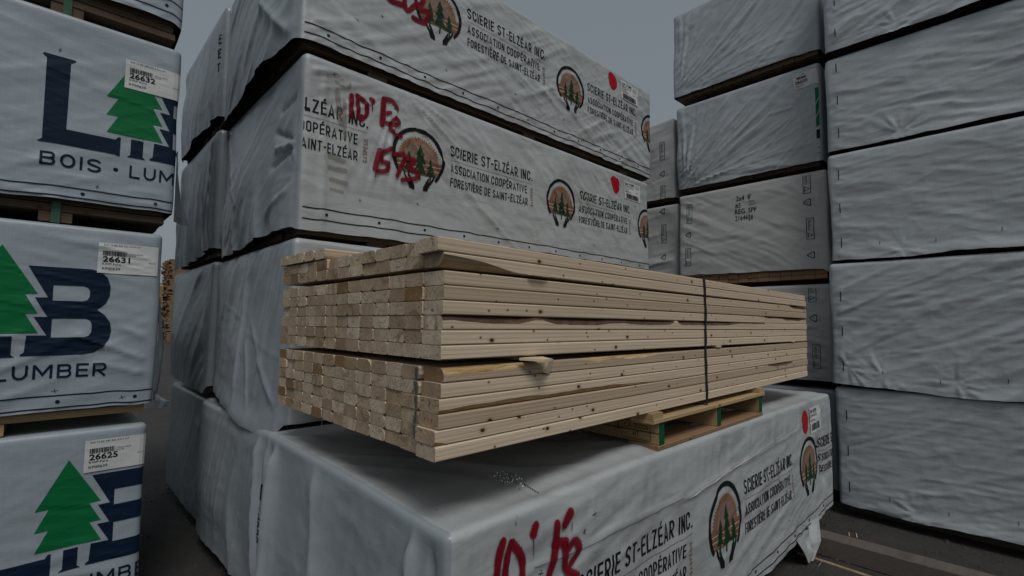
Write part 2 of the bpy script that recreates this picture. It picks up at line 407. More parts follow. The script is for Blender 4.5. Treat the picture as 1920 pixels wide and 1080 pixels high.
# ------------------------------------------------------------------ wrapped bundles
class Wrap:
    """a woven wrap pulled over a bundle: perimeter s runs far side, left end, long face, right end"""
    def __init__(s, x0, x1, y0, y1, zt, zh, step=0.03, stepx=None, stepy=None, rc=0.03, re=0.03, rings=3, seed=0,
                 fx=(), fy=(), hemx=None, hemy=None, top_amp=0.006, low=0.010, crinkle=0.0016, topf=None, sag=None):
        s.b = (x0, x1, y0, y1); s.zt, s.zh, s.rc = zt, zh, rc
        Lx, Ly = x1-x0-2*rc, y1-y0-2*rc; q = rc*math.pi/2
        def seg(a, ln, st):
            k = max(1, int(round(ln/st))); return [a+ln*i/k for i in range(k)]
        S = []; a = 0
        S += seg(a, Lx, 0.2); a += Lx; S += seg(a, q, q/3); a += q
        s.sx = a; S += seg(a, Ly, stepx or step); a += Ly; S += seg(a, q, q/4); a += q
        s.sy = a; S += seg(a, Lx, stepy or step); a += Lx; S += seg(a, q, q/3); a += q
        S += seg(a, Ly, 0.12); a += Ly; S += seg(a, q, q/2); a += q
        s.S = np.array(S); s.tot = a
        nz = int(round((zt-re-zh)/step)); s.wz = np.linspace(zh, zt-re, nz+1)
        # base perimeter points and normals
        P = np.zeros((len(S), 2)); Nn = np.zeros((len(S), 2)); face = np.zeros(len(S), int)
        for i, t in enumerate(S):
            if t < Lx: P[i] = (x1-rc-t, y1); Nn[i] = (0, 1); face[i] = 0; continue
            t -= Lx
            if t < q: an = math.pi/2 + t/rc; P[i] = (x0+rc+rc*math.cos(an), y1-rc+rc*math.sin(an)); Nn[i] = (math.cos(an), math.sin(an)); face[i] = 1; continue
            t -= q
            if t < Ly: P[i] = (x0, y1-rc-t); Nn[i] = (-1, 0); face[i] = 1; continue
            t -= Ly
            if t < q: an = math.pi + t/rc; P[i] = (x0+rc+rc*math.cos(an), y0+rc+rc*math.sin(an)); Nn[i] = (math.cos(an), math.sin(an)); face[i] = 2 if an > math.pi*1.25 else 1; continue
            t -= q
            if t < Lx: P[i] = (x0+rc+t, y0); Nn[i] = (0, -1); face[i] = 2; continue
            t -= Lx
            if t < q: an = 1.5*math.pi + t/rc; P[i] = (x1-rc+rc*math.cos(an), y0+rc+rc*math.sin(an)); Nn[i] = (math.cos(an), math.sin(an)); face[i] = 2; continue
            t -= q
            if t < Ly: P[i] = (x1, y0+rc+t); Nn[i] = (1, 0); face[i] = 3; continue
            t -= Ly
            an = t/rc; P[i] = (x1-rc+rc*math.cos(an), y1-rc+rc*math.sin(an)); Nn[i] = (math.cos(an), math.sin(an)); face[i] = 3
        s.P, s.Nn, s.face = P, Nn, face
        H = zt-zh
        ns = len(S)
        Z = np.repeat(s.wz[:, None], ns, 1)
        X = np.repeat(P[None, :, 0], nz+1, 0); Y = np.repeat(P[None, :, 1], nz+1, 0)
        hv = (zt-Z)/H                                   # 0 at top, 1 at hem
        D = low*noise3(X*1.7, Y*1.7, Z*2.2, seed)*1.0 + low*0.45*noise3(X*4.1, Y*4.1, Z*4.7, seed+3)
        ew = sstep(0.0, 0.10, zt-Z)
        D = D*(0.3+0.7*ew) + crinkle*noise3(X*16, Y*16, Z*24, seed+5)*ew
        # wrinkles per face; u in 0..len left to right seen from outside, v measured up from the hem
        vv = Z - zh
        for fl, fid, uarr, ln in ((fx, 1, np.clip(s.S-s.sx, -rc, Ly+rc), Ly), (fy, 2, np.clip(s.S-s.sy, -rc, Lx+rc), Lx)):
            if not fl: continue
            U = np.repeat(uarr[None, :], nz+1, 0)
            fm = np.repeat((face == fid)[None, :], nz+1, 0)*1.0
            edge = np.minimum(sstep(-0.01, 0.05, U), sstep(-0.01, 0.05, ln-U))
            for k in fl: D = D + fm*edge*ew*k(U, vv, ln, H)
        s.hem = np.zeros(ns); 
        hd = np.zeros(ns)+0.004*noise2(s.S*5, 0*s.S, seed+9)+0.010*noise2(s.S*1.7, 0*s.S, seed+11)+0.004*noise2(s.S*13, 0*s.S, seed+12)
        for hm, fid, uarr, ln in ((hemx, 1, s.S-s.sx, Ly), (hemy, 2, s.S-s.sy, Lx)):
            if hm is None: continue
            w = np.minimum(sstep(-0.03, 0.03, uarr), sstep(-0.03, 0.03, ln-uarr))
            hd = hd + w*np.interp(uarr/ln, [a for a, b in hm], [b for a, b in hm])
        low_w = sstep(0.35, 1.0, hv)
        Zs = Z + hd[None, :]*low_w
        G = np.zeros((nz+1, ns, 3)); NN = np.zeros((nz+1, ns, 3))
        G[..., 0] = X + Nn[None, :, 0]*D; G[..., 1] = Y + Nn[None, :, 1]*D; G[..., 2] = Zs
        if sag is not None: G[..., 2] += sag(G[..., 0], G[..., 1])*(1-0.6*hv)
        s.G = G
        NN[..., 0] = Nn[None, :, 0]; NN[..., 1] = Nn[None, :, 1]
        s.NN = NN
        rows = [G[j] for j in range(nz+1)]
        Dtop = D[-1]
        # rounded top edge then rings to the middle
        for an in (30, 60, 90):
            a2 = math.radians(an)
            off = -re+re*math.cos(a2) + Dtop*math.cos(a2)*1.0
            row = np.zeros((ns, 3))
            row[:, 0] = P[:, 0]+Nn[:, 0]*off; row[:, 1] = P[:, 1]+Nn[:, 1]*off
            row[:, 2] = zt-re+re*math.sin(a2)
            if sag is not None: row[:, 2] += sag(row[:, 0], row[:, 1])
            rows.append(row)
        last = rows[-1].copy()
        half = (y1-y0)/2
        qx = np.clip(last[:, 0], x0+half, x1-half); qy = np.full(ns, (y0+y1)/2)
        for i in range(1, rings+1):
            k = min(0.985, (i/rings)**1.05)
            row = last.copy()
            row[:, 0] = last[:, 0]*(1-k)+qx*k; row[:, 1] = last[:, 1]*(1-k)+qy*k
            inset = k*half
            am = sstep(0.0, 0.06, inset)
            row[:, 2] = zt + am*(top_amp*noise2(row[:, 0]*2.3, row[:, 1]*2.3, seed+21)+top_amp*0.5*noise2(row[:, 0]*7, row[:, 1]*7, seed+22))
            if sag is not None: row[:, 2] += sag(row[:, 0], row[:, 1])
            if topf is not None: row[:, 2] += am*topf(row[:, 0], row[:, 1])
            rows.append(row)
        s.rows = np.array(rows)
        s.nz = nz
    def build(s, name, mats, parent, org, endmats=None):
        nr, ns = s.rows.shape[:2]
        V = s.rows.reshape(-1, 3)
        j, i = np.meshgrid(np.arange(nr-1), np.arange(ns), indexing='ij')
        i2 = (i+1) % ns
        F = np.stack([j*ns+i, j*ns+i2, (j+1)*ns+i2, (j+1)*ns+i], -1).reshape(-1, 4)
        # close the middle line
        mi = np.zeros(len(F), np.int32)
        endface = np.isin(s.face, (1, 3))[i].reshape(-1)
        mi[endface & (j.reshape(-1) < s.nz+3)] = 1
        top = [(nr-1)*ns+k for k in range(ns)]
        me = bpy.data.meshes.new(name)
        me.vertices.add(len(V)); me.vertices.foreach_set('co', (V-np.array(org)).astype(np.float32).ravel())
        nl = len(F)*4
        me.loops.add(nl); me.loops.foreach_set('vertex_index', F.ravel().astype(np.int32))
        me.polygons.add(len(F)); me.polygons.foreach_set('loop_start', np.arange(0, nl, 4, dtype=np.int32)); me.polygons.foreach_set('loop_total', np.full(len(F), 4, np.int32))
        for m in mats: me.materials.append(m)
        me.polygons.foreach_set('material_index', mi)
        me.polygons.foreach_set('use_smooth', np.ones(len(F), bool))
        me.update(calc_edges=True); me.validate()
        o = bpy.data.objects.new(name, me); COL.objects.link(o); o.parent = parent
        s.obj = o; s.org = org
        return o
    def sample(s, S, Zn, eps):
        S = np.asarray(S, float); Zn = np.asarray(Zn, float); eps = np.asarray(eps, float)
        i = np.clip(np.searchsorted(s.S, S, side='right')-1, 0, len(s.S)-2)
        j = np.clip(np.searchsorted(s.wz, Zn, side='right')-1, 0, len(s.wz)-2)
        a = ((S-s.S[i])/(s.S[i+1]-s.S[i]))[:, None]; b = ((Zn-s.wz[j])/(s.wz[j+1]-s.wz[j]))[:, None]
        def bl(A): return (A[j, i]*(1-a)+A[j, i+1]*a)*(1-b)+(A[j+1, i]*(1-a)+A[j+1, i+1]*a)*b
        n = bl(s.NN); n /= np.linalg.norm(n, axis=1)[:, None]
        return bl(s.G)+n*eps[:, None]
    def s_of(s, face, u):
        """face 'y': u is world x; face 'x': u is world y"""
        x0, x1, y0, y1 = s.b
        return s.sy+(u-x0-s.rc) if face == 'y' else s.sx+(y1-s.rc-u)
    def printed(s, name, shapes, mats, face, u0, z0, rot=0.0, eps=0.0022, su=1.0, parent=None, clip=None):
        """shapes: list of (verts2d, faces, mat_index, layer).  u runs left to right seen from outside"""
        bm = bmesh.new()
        cr, sr = math.cos(rot), math.sin(rot)
        sb = float(s.s_of(face, u0))
        for vs, fs, mi, ly in shapes:
            bv = [bm.verts.new((sb+(x*cr-y*sr)*su, z0+(x*sr+y*cr), ly)) for x, y in vs]
            for f in fs:
                try: q = bm.faces.new([bv[k] for k in f]); q.material_index = mi
                except ValueError: pass
        xs = [v.co.x for v in bm.verts]; zs = [v.co.y for v in bm.verts]
        lo, hi = s.S[1], s.S[-2]
        if face == 'x': lo, hi = s.sx, s.sy+0.02
        else: lo, hi = s.sy-0.02, s.sy+(s.b[1]-s.b[0]-2*s.rc)+0.03
        if clip: lo, hi = max(lo, float(s.s_of(face, clip[0]))), min(hi, float(s.s_of(face, clip[1])))
        def cut(co, no, clear=False, inner=False):
            bmesh.ops.bisect_plane(bm, geom=bm.verts[:]+bm.edges[:]+bm.faces[:], plane_co=co, plane_no=no, clear_outer=clear, clear_inner=inner, dist=1e-6)
        if min(xs) < lo: cut((lo, 0, 0), (1, 0, 0), inner=True)
        if max(xs) > hi: cut((hi, 0, 0), (1, 0, 0), clear=True)
        if min(zs) < s.wz[0]: cut((0, s.wz[0]+1e-4, 0), (0, 1, 0), inner=True)
        if max(zs) > s.wz[-1]: cut((0, s.wz[-1]-1e-4, 0), (0, 1, 0), clear=True)
        for q in s.S:
            if min(xs) < q < max(xs) and lo < q < hi: cut((q, 0, 0), (1, 0, 0))
        for q in s.wz:
            if min(zs) < q < max(zs): cut((0, q, 0), (0, 1, 0))
        if not bm.verts: bm.free(); return None
        bmesh.ops.triangulate(bm, faces=bm.faces[:])
        co = np.array([v.co[:] for v in bm.verts])
        P = s.sample(co[:, 0], co[:, 1], eps+co[:, 2])-np.array(s.org)
        for v, p in zip(bm.verts, P): v.co = p
        me = bpy.data.meshes.new(name); bm.to_mesh(me); bm.free()
        for m in mats: me.materials.append(m)
        o = bpy.data.objects.new(name, me); COL.objects.link(o); o.parent = parent or s.obj
        return o
    def spray(s, name, strokes, m, face, eps=0.003, parent=None):
        """strokes: list of (points [(u, z)..], width)"""
        V = []; F = []; A = []
        for k, (pts, wd) in enumerate(strokes):
            p = np.array(pts, float)
            if len(p) == 1: p = np.array([p[0]-[0, 0.001], p[0]+[0, 0.001]])
            # catmull-rom
            q = [p[0]]; pe = np.vstack([2*p[0]-p[1], p, 2*p[-1]-p[-2]])
            for i in range(1, len(pe)-2):
                nn = max(2, int(np.linalg.norm(pe[i+1]-pe[i])/0.006))
                for t in np.linspace(0, 1, nn+1)[1:]:
                    q.append(0.5*((2*pe[i])+(-pe[i-1]+pe[i+1])*t+(2*pe[i-1]-5*pe[i]+4*pe[i+1]-pe[i+2])*t*t+(-pe[i-1]+3*pe[i]-3*pe[i+1]+pe[i+2])*t**3))
            q = np.array(q)
            tg = np.gradient(q, axis=0); tg /= (np.linalg.norm(tg, axis=1)[:, None]+1e-9)
            h = wd*0.5
            q = np.vstack([q[0]-tg[0]*h*0.9, q[0]-tg[0]*h*0.45, q, q[-1]+tg[-1]*h*0.45, q[-1]+tg[-1]*h*0.9])
            tg = np.vstack([tg[:1], tg[:1], tg, tg[-1:], tg[-1:]])
            nm = np.stack([-tg[:, 1], tg[:, 0]], 1)
            m_ = len(q)
            wid = h*(1+0.12*noise2(np.arange(m_)*0.15, 0*np.arange(m_), k+31)); wid[0] *= 0.25; wid[1] *= 0.7; wid[-1] *= 0.25; wid[-2] *= 0.7
            al_end = np.ones(m_); al_end[0] = 0; al_end[-1] = 0
            base = len(V)
            cs = [(-1.45, 0.0), (-1.0, 0.28), (-0.62, 0.9), (0, 1.0), (0.62, 0.9), (1.0, 0.28), (1.45, 0.0)]
            for i in range(m_):
                for c, a in cs:
                    pt = q[i]+nm[i]*wid[i]*c
                    V.append((pt[0], pt[1], k*0.0005)); A.append(a*al_end[i])
            nc = len(cs)
            for i in range(m_-1):
                for c in range(nc-1):
                    F.append((base+i*nc+c, base+i*nc+c+1, base+(i+1)*nc+c+1, base+(i+1)*nc+c))
        V = np.array(V)
        Sx = s.s_of(face, V[:, 0])
        P = s.sample(Sx, np.clip(V[:, 1], s.wz[0]+1e-4, s.wz[-1]+0.02), eps+V[:, 2])
        o = mesh_obj(name, P, F, m, parent or s.obj, s.org, True)
        at = o.data.attributes.new('alpha', 'FLOAT', 'POINT'); at.data.foreach_set('value', np.array(A, np.float32))
        return o

# wrinkle recipes: functions of (u, v, width, height) -> outward metres
def w_dir(ang, wl, stretch, amp, seed, p=1.5, mask=None, warp=0.25):
    ca, sa = math.cos(math.radians(ang)), math.sin(math.radians(ang))
    def f(U, V, L, H):
        a = U*ca+V*sa; b = -U*sa+V*ca
        r = 0.62*crease(a/(wl*stretch), b/wl, seed)+0.30*crease(a/(wl*stretch*0.6), b/wl*2.3+0.7, seed+40)
        m = 0.55+0.75*sstep(-0.25, 0.35, noise2(U*1.6, V*1.6, seed+2))
        if mask is not None: m = m*mask(U, V, L, H)
        return 2.4*amp*r*m
    return f
def w_fan(cu, cv, k, amp, seed, rmax=1.2, r0=0.05):
    def f(U, V, L, H):
        du, dv = U-cu*L, V-cv*H
        r = np.sqrt(du*du+dv*dv)+1e-6; th = np.arctan2(dv, du)
        n = crease(r*2.2, th*k, seed)+0.4*crease(r*3, th*k*2.4+.3, seed+9)
        return 2.2*amp*n*sstep(0.0, r0*3, r)*(1-sstep(rmax*0.35, rmax, r))
    return f
def w_bulge(amp, cv=0.35, wv=0.5, seed=0, cu=0.5):
    def f(U, V, L, H):
        t = U/L; b = np.exp(-((V/H-cv)/wv)**2)*(0.6+0.5*noise2(U*1.3, V*0.6, seed))
        return 1.5*amp*b*np.sin(np.clip(t, 0, 1)*math.pi)**0.6
    return f
def w_drape(wl, amp, seed, frm=1.0):
    """vertical folds growing towards the hem"""
    def f(U, V, L, H):
        g = 1-sstep(0.0, frm*H, V)
        return 1.7*amp*g*ridge(U/wl+0.25*noise2(U*2, V*3, seed+4), V*0.5, seed, 1.2)
    return f
def w_line(u0, v0, u1, v1, amp, wid):
    """one sharp crease between two points given in metres"""
    def f(U, V, L, H):
        d = np.array([u1-u0, v1-v0]); ln = np.hypot(*d); d = d/ln
        t = ((U-u0)*d[0]+(V-v0)*d[1])/ln; e = -(U-u0)*d[1]+(V-v0)*d[0]
        w = sstep(-0.1, 0.15, t)*(1-sstep(0.85, 1.1, t))
        return 1.5*amp*w*np.exp(-(np.sqrt(e*e+4e-6))/wid)
    return f
def w_flare(amp, h=0.12):
    def f(U, V, L, H):
        return amp*(1-sstep(0.0, h, V))*(0.6+0.6*noise2(U*2.2, 0*V, 5))
    return f

GROUPS = {}
def bundle(label, group, x0, x1, y0, y1, zt, zh, zb, zfeet, mats, seed=0, bearers=(0.45, 1.7, 2.95), feet_w=0.12, strap=None, core=None, boards=True, **kw):
    zt, zh, zb, zfeet = (q+EYE for q in (zt, zh, zb, zfeet))
    org = ((x0+x1)/2, (y0+y1)/2, zfeet)
    t = thing('wrapped_lumber_bundle', label, 'lumber bundle', org, group)
    w = Wrap(x0, x1, y0, y1, zt, zh, seed=seed, **kw)
    w.build('tarp', mats, t, org)
    w.thing = t
    rnd = random.Random(seed*13+5)
    mb = MB()
    xi0, xi1, yi0, yi1 = x0+0.035, x1-0.035, y0+0.03, y1-0.03
    nb = int((yi1-yi0)/0.09); pw = (yi1-yi0)/nb
    zz = zb
    for lay in range(3):
        for k in range(nb):
            j = rnd.uniform(-0.008, 0.008)
            mb.add(box_vf(xi0+j, xi1+j, yi0+k*pw+0.0015, yi0+(k+1)*pw-0.0015, zz+rnd.uniform(0, 0.002), zz+0.037, 0.003))
        zz += 0.039
    mb.add(box_vf(xi0+0.02, xi1-0.02, yi0+0.01, yi1-0.01, zz+0.002, zt-0.09))
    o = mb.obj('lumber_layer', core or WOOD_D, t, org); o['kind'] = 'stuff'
    if zfeet < zb-0.01:
        for bx in bearers:
            for yy0, yy1 in ((yi0+0.006, yi1-0.006),):
                v, f = box_vf(x0+bx-feet_w/2, x0+bx+feet_w/2, yy0, yy1, zfeet+0.001, zb-0.001, 0.004)
                mesh_obj('bearer', v, f, core or WOOD_D, t, org)
            if strap:
                v, f = box_vf(x0+bx-0.016, x0+bx+0.016, yi0-0.003, yi0+0.001, zfeet-0.004, zb+0.05)
                mesh_obj('strap', v, f, strap, t, org)
    return w

# ------------------------------------------------------------------ printed shapes
def poly_mesh(loops):
    c = bpy.data.curves.new('shape', 'CURVE'); c.dimensions = '2D'; c.fill_mode = 'BOTH'
    for pts in loops:
        sp = c.splines.new('POLY'); sp.points.add(len(pts)-1)
        for p, q in zip(sp.points, pts): p.co = (q[0], q[1], 0, 1)
        sp.use_cyclic_u = True
    o = bpy.data.objects.new('shape', c); me = bpy.data.meshes.new_from_object(o)
    r = [v.co[:2] for v in me.vertices], [tuple(p.vertices) for p in me.polygons]
    bpy.data.objects.remove(o); bpy.data.curves.remove(c); bpy.data.meshes.remove(me)
    return r
_CAP = None
def text2d(s, width, cap, bold=0.0, x=0.0, y=0.0, spacing=1.0):
    global _CAP
    def raw(b):
        c = bpy.data.curves.new('txt', 'FONT'); c.body = b; c.resolution_u = 3; c.offset = bold; c.space_character = spacing
        o = bpy.data.objects.new('txt', c); me = bpy.data.meshes.new_from_object(o)
        v = np.array([q.co[:2] for q in me.vertices]); f = [tuple(p.vertices) for p in me.polygons]
        bpy.data.objects.remove(o); bpy.data.curves.remove(c); bpy.data.meshes.remove(me)
        return v, f
    if _CAP is None:
        e, _ = raw('E'); _CAP = e[:, 1].max()
    v, f = raw(s)
    sy = cap/_CAP
    v[:, 0] -= v[:, 0].min()
    sx = width/v[:, 0].max() if width else sy
    v = v*np.array([sx, sy])+np.array([x, y])
    return [tuple(q) for q in v], f
def rect(x0, y0, x1, y1): return [(x0,y0),(x1,y0),(x1,y1),(x0,y1)], [(0,1,2,3)]
def disc(x, y, rx, ry=None, n=20):
    ry = ry or rx
    return [(x+rx*math.cos(2*math.pi*i/n), y+ry*math.sin(2*math.pi*i/n)) for i in range(n)], [tuple(range(n))]
def arc_band(cx, cy, r0, r1, a0, a1, n=40, taper=0.0):
    v = []; f = []
    for i in range(n+1):
        t = i/n; a = math.radians(a0+(a1-a0)*t)
        tp = 1-taper*abs(2*t-1)**3
        ri = r1-(r1-r0)*tp
        v += [(cx+ri*math.cos(a), cy+ri*math.sin(a)), (cx+r1*math.cos(a), cy+r1*math.sin(a))]
    for i in range(n): f.append((2*i, 2*i+1, 2*i+3, 2*i+2))
    return v, f
def fir(cx, base, top, w):
    h = top-base
    L = [(0, 1), (-0.30, 0.62), (-0.15, 0.64), (-0.42, 0.33), (-0.20, 0.35), (-0.5, 0.0)]
    pts = [(cx+a*w, base+b*h) for a, b in L]+[(cx-a*w, base+b*h) for a, b in L[1:][::-1]]
    return poly_mesh([pts])
# condensed stroke lettering: every glyph is drawn with an even pen
def _pen(pts, t, closed=False):
    p = np.array(pts, float)
    if closed: p = np.vstack([p, p[:1]])
    d = np.diff(p, axis=0); d /= (np.linalg.norm(d, axis=1)[:, None]+1e-12)
    n = np.stack([-d[:, 1], d[:, 0]], 1); V = []
    m = len(p)
    for i in range(m):
        a = n[i-1] if i > 0 else (n[-1] if closed else n[0]); b = n[i] if i < m-1 else (n[0] if closed else n[-1])
        q = a+b; q /= (np.linalg.norm(q)+1e-12); k = min(1.8, 1/max(0.3, float(q@a)))
        V += [tuple(p[i]+q*k*t/2), tuple(p[i]-q*k*t/2)]
    return V, [(2*i, 2*i+1, 2*i+3, 2*i+2) for i in range(m-1)]
def _arc(cx, cy, rx, ry, a0, a1, n=10):
    return [(cx+rx*math.cos(math.radians(a0+(a1-a0)*i/n)), cy+ry*math.sin(math.radians(a0+(a1-a0)*i/n))) for i in range(n+1)]
def glyph(ch, W, t):
    """list of pen paths in a W x 1 box"""
    x0, x1, y0, y1, cx = t/2, W-t/2, t/2, 1-t/2, W/2
    rx = (x1-x0)/2; ry = min(rx*1.05, (y1-y0)/2)
    bar = lambda y, a=0, b=W: [(a, y), (b, y)]
    stem = lambda x: [(x, 0), (x, 1)]
    if ch in 'ÉÈ':
        acc = [(cx-0.03, 1.07), (cx+0.12, 1.25)] if ch == 'É' else [(cx+0.03, 1.07), (cx-0.12, 1.25)]
        return glyph('E', W, t)+[acc]
    if ch == 'E': return [stem(x0), bar(y1, t), bar(0.515, t, W*0.93), bar(y0, t)]
    if ch == 'F': return [stem(x0), bar(y1, t), bar(0.50, t, W*0.93)]
    if ch == 'I': return [stem(t/2)]
    if ch == 'L': return [stem(x0), bar(y0, t)]
    if ch == 'T': return [bar(y1), [(cx, 0), (cx, 1-t)]]
    if ch == 'N': return [stem(x0), stem(x1), [(x0+t*0.1, 1-t*0.2), (x1-t*0.1, t*0.2)]]
    if ch == 'M': return [stem(x0), stem(x1), [(x0+t*0.15, 1-t*0.25), (cx, 0.30), (x1-t*0.15, 1-t*0.25)]]
    if ch == 'V': return [[(x0, 1), (cx, t*0.3), (x1, 1)]]
    if ch == 'A': return [[(x0, 0), (cx, 1-t*0.3), (x1, 0)], bar(0.27, W*0.2, W*0.8)]
    if ch == 'Z': return [bar(y1), bar(y0), [(x1-t*0.2, 1-t), (x0+t*0.2, t)]]
    if ch == 'O': return [_arc(cx, y1-ry, rx, ry, 0, 180)+_arc(cx, y0+ry, rx, ry, 180, 360)+[(x1, y1-ry)]]
    if ch == 'U': return [[(x0, 1)]+_arc(cx, y0+ry, rx, ry, 180, 360)+[(x1, 1)]]
    if ch in 'CG':
        c = [(x1, y1-ry-(0.10 if rx < 0.3 else -0.16))]+_arc(cx, y1-ry, rx, ry, 0 if rx < 0.3 else 40, 180)+_arc(cx, y0+ry, rx, ry, 180, 360 if rx < 0.3 or ch == 'G' else 320)
        if rx >= 0.3: c = c[1:]
        else: c.append((x1, y0+ry+0.10))
        return [c] if ch == 'C' else [c+[(x1, 0.46)], bar(0.46, cx, x1-t/2)]
    if ch == 'D': r = min(rx, 0.42); return [stem(x0), [(x0+t/2, y1)]+_arc(x1-r, y1-ry, r, ry, 90, 0)+_arc(x1-r, y0+ry, r, ry, 0, -90)+[(x0+t/2, y0)]]
    if ch in 'PR':
        m = 0.44; r = (y1-m)/2; q = min(r, rx)
        o = [stem(x0), [(x0+t/2, y1)]+_arc(x1-q, y1-r, q, r, 90, -90)+[(x0+t/2, m)]]
        if ch == 'R': o.append([(cx-0.02, m-t*0.4), (x1+t*0.1, 0)])
        return o
    if ch == 'B':
        m = 0.52; r = (y1-m)/2; q = min(r, rx); r2 = (m-y0)/2; q2 = min(r2, rx)
        return [stem(x0), [(x0+t/2, y1)]+_arc(x1-q-0.03, y1-r, q, r, 90, -90)+[(x0+t/2, m)], [(x0+t/2, m-0.001)]+_arc(x1-q2, y0+r2, q2, r2, 90, -90)+[(x0+t/2, y0)]]
    if ch == 'S':
        r = min(rx, 0.24); ty = (y1-0.5)/2; 
        top = _arc(cx, y1-ty, rx, ty, 15, 180); bot = _arc(cx, y0+ty, rx, ty, 0, -165)
        mid = [(x0+0.02, 0.62), (x0+rx*0.55, 0.545), (x1-rx*0.55, 0.455), (x1-0.02, 0.38)]
        return [top+mid+bot]
    if ch == '-': return [bar(0.46)]
    if ch == '.': return [[(t/2, 0), (t/2, t*1.05)]]
    return []
WID = {'I': None, 'T': 0.92, 'E': 0.88, 'É': 0.88, 'È': 0.88, 'L': 0.85, 'F': 0.85, 'M': 1.3, 'A': 1.12, 'V': 1.1, '-': 0.6, 'Z': 0.95}
def lettering(s, width, cap, k=0.46, t=0.125, gap=0.13, x=0.0, y=0.0, space=0.30):
    items = []; px = 0.0
    for ch in s:
        if ch == ' ': px += space; continue
        W = t if ch in 'I.' else k*(WID.get(ch) or 1.0)
        for path in glyph(ch, W, t): items.append((path, px))
        px += W+gap
    px -= gap
    sx = width/px; out = []
    for q, (path, ox) in enumerate(items):
        V, F = _pen(path, t)
        out.append(([(x+(a+ox)*sx, y+b*cap) for a, b in V], F, 0, 0.00012*(q % 4)))
    return out
def saw_logo():
    """ring, saw-tooth sun, stripes, three firs and two hands; unit metres, ring radius 0.178"""
    S = []
    R = 0.178
    # saw sun
    pts = []
    nT = 26; r0, r1 = 0.122, 0.141
    for i in range(nT+1):
        a = math.pi-math.pi*i/nT
        pts.append((r0*math.cos(a), -0.012+r0*math.sin(a)))
        if i < nT:
            a2 = math.pi-math.pi*(i+0.35)/nT
            pts.append((r1*math.cos(a2), -0.012+r1*math.sin(a2)))
    S.append(poly_mesh([pts])+(2, 0.0))
    S.append(poly_mesh([[(0.102*math.cos(math.pi*i/24), -0.012+0.102*math.sin(math.pi*i/24)) for i in range(25)]])+(3, 0.0006))
    for k, (y0, y1) in enumerate(((-0.012, -0.036), (-0.041, -0.062), (-0.067, -0.088), (-0.0925, -0.104))):
        w0, w1 = math.sqrt((R-0.018)**2-y0*y0), math.sqrt((R-0.018)**2-y1*y1)
        S.append(([(-w1, y1), (w1, y1), (w0, y0), (-w0, y0)], [(0, 1, 2, 3)], 4, 0.0004))
    for y in (-0.0385, -0.0645):
        w0 = R-0.03
        S.append(([(-w0, y-0.0022), (w0, y-0.0022), (w0, y+0.0022), (-w0, y+0.0022)], [(0, 1, 2, 3)], 5, 0.0006))
    for cx, b, t, w in ((-0.068, -0.088, 0.028, 0.062), (0.006, -0.098, 0.078, 0.088), (0.078, -0.104, 0.008, 0.062)):
        S.append(fir(cx, b, t, w)+(1, 0.0011))
        S.append(rect(cx-0.0055, b-0.040, cx+0.0055, b+0.002)+(1, 0.0011))
    S.append(arc_band(0, 0, R-0.023, R, -48, 222, 56, 0.25)+(0, 0.0011))
    hand = [(x*1.12-0.002, (y+0.15)*1.1-0.148) for x, y in [(-0.020, -0.197), (-0.050, -0.192), (-0.064, -0.160), (-0.084, -0.130), (-0.092, -0.098), (-0.080, -0.112), (-0.066, -0.138), (-0.054, -0.146), (-0.056, -0.118), (-0.047, -0.128), (-0.034, -0.155), (-0.022, -0.172)]]
    S.append(poly_mesh([hand])+(0, 0.0011))
    S.append(poly_mesh([[(0.006-x, y) for x, y in hand]])+(0, 0.0011))
    return S
LOGO_MATS = [INK, TREEG, ORANGE, TAN, RUST, CREAM]
LOGO = saw_logo()
TXT = [lettering('SCIERIE ST-ELZÉAR INC.', 0.757, 0.070), lettering('ASSOCIATION COOPÉRATIVE', 0.700, 0.056, y=-0.105), lettering('FORESTIÈRE DE SAINT-ELZÉAR', 0.705, 0.054, y=-0.194)]
TXT.append([rect(0, -0.026, 0.757, -0.0240)+(1, 0)])
TXT.append([])
for _v, _f, _m, _l in lettering('GASPÉSIE', 0.135, 0.024, gap=0.2):
    TXT[-1].append(([(0.760-y, -0.192+x) for x, y in _v], _f, 1, _l))

def company_print(w, face, xc, zc, logo=True, text=True, clip=None):
    if logo: w.printed('logo', LOGO, LOGO_MATS, face, xc, zc, clip=clip)
    if text:
        for q in TXT: w.printed('lettering', q, [INK, RUST], face, xc+0.228, zc+0.065, clip=clip)
def hem_print(w, face, a, b, zs, m=INK, thick=0.0045, dots=0.33, seed=1, small=False):
    sh = [rect(0, z-thick/2, b-a, z+thick/2)+(0, 0) for z in zs]
    x = 0.12
    while x < b-a:
        sh.append(disc(x, sum(zs)/len(zs), 0.0085, n=10)+(0, 0)); x += dots
    w.printed('hem_lines', sh, [m], face, a, 0.0)['kind'] = 'stuff'
def label_print(w, face, u, z, wd, ht, rows, rot=0.0, bars=None, mats=None):
    """paper label (top-left corner u, z): rows are (text, x, y from top, width, cap)"""
    o = w.printed('label', [rect(0, -ht, wd, 0)+(0, 0)], [PAPER], face, u, z, rot, eps=0.0045, parent=w.thing)
    sh = [text2d(t, tw, cp, 0.02 if cp > 0.02 else 0.0, x, -y-cp)+(0, 0) for t, x, y, tw, cp in rows]
    if bars:
        bx, by, bw, bh = bars; r = random.Random(3); x = 0
        while x < bw:
            q = r.choice((0.0016, 0.0024, 0.004)); sh.append(rect(bx+x, -by-bh, bx+min(bw, x+q), -by)+(0, 0)); x += q+r.choice((0.0014, 0.0026))
    for q in sh[:len(rows)]: w.printed('label_print', [q], [INK], face, u, z, rot, eps=0.0062, parent=o)
    if bars: w.printed('barcode', sh[len(rows):], [INK], face, u, z, rot, eps=0.0062, parent=o)['kind'] = 'stuff'

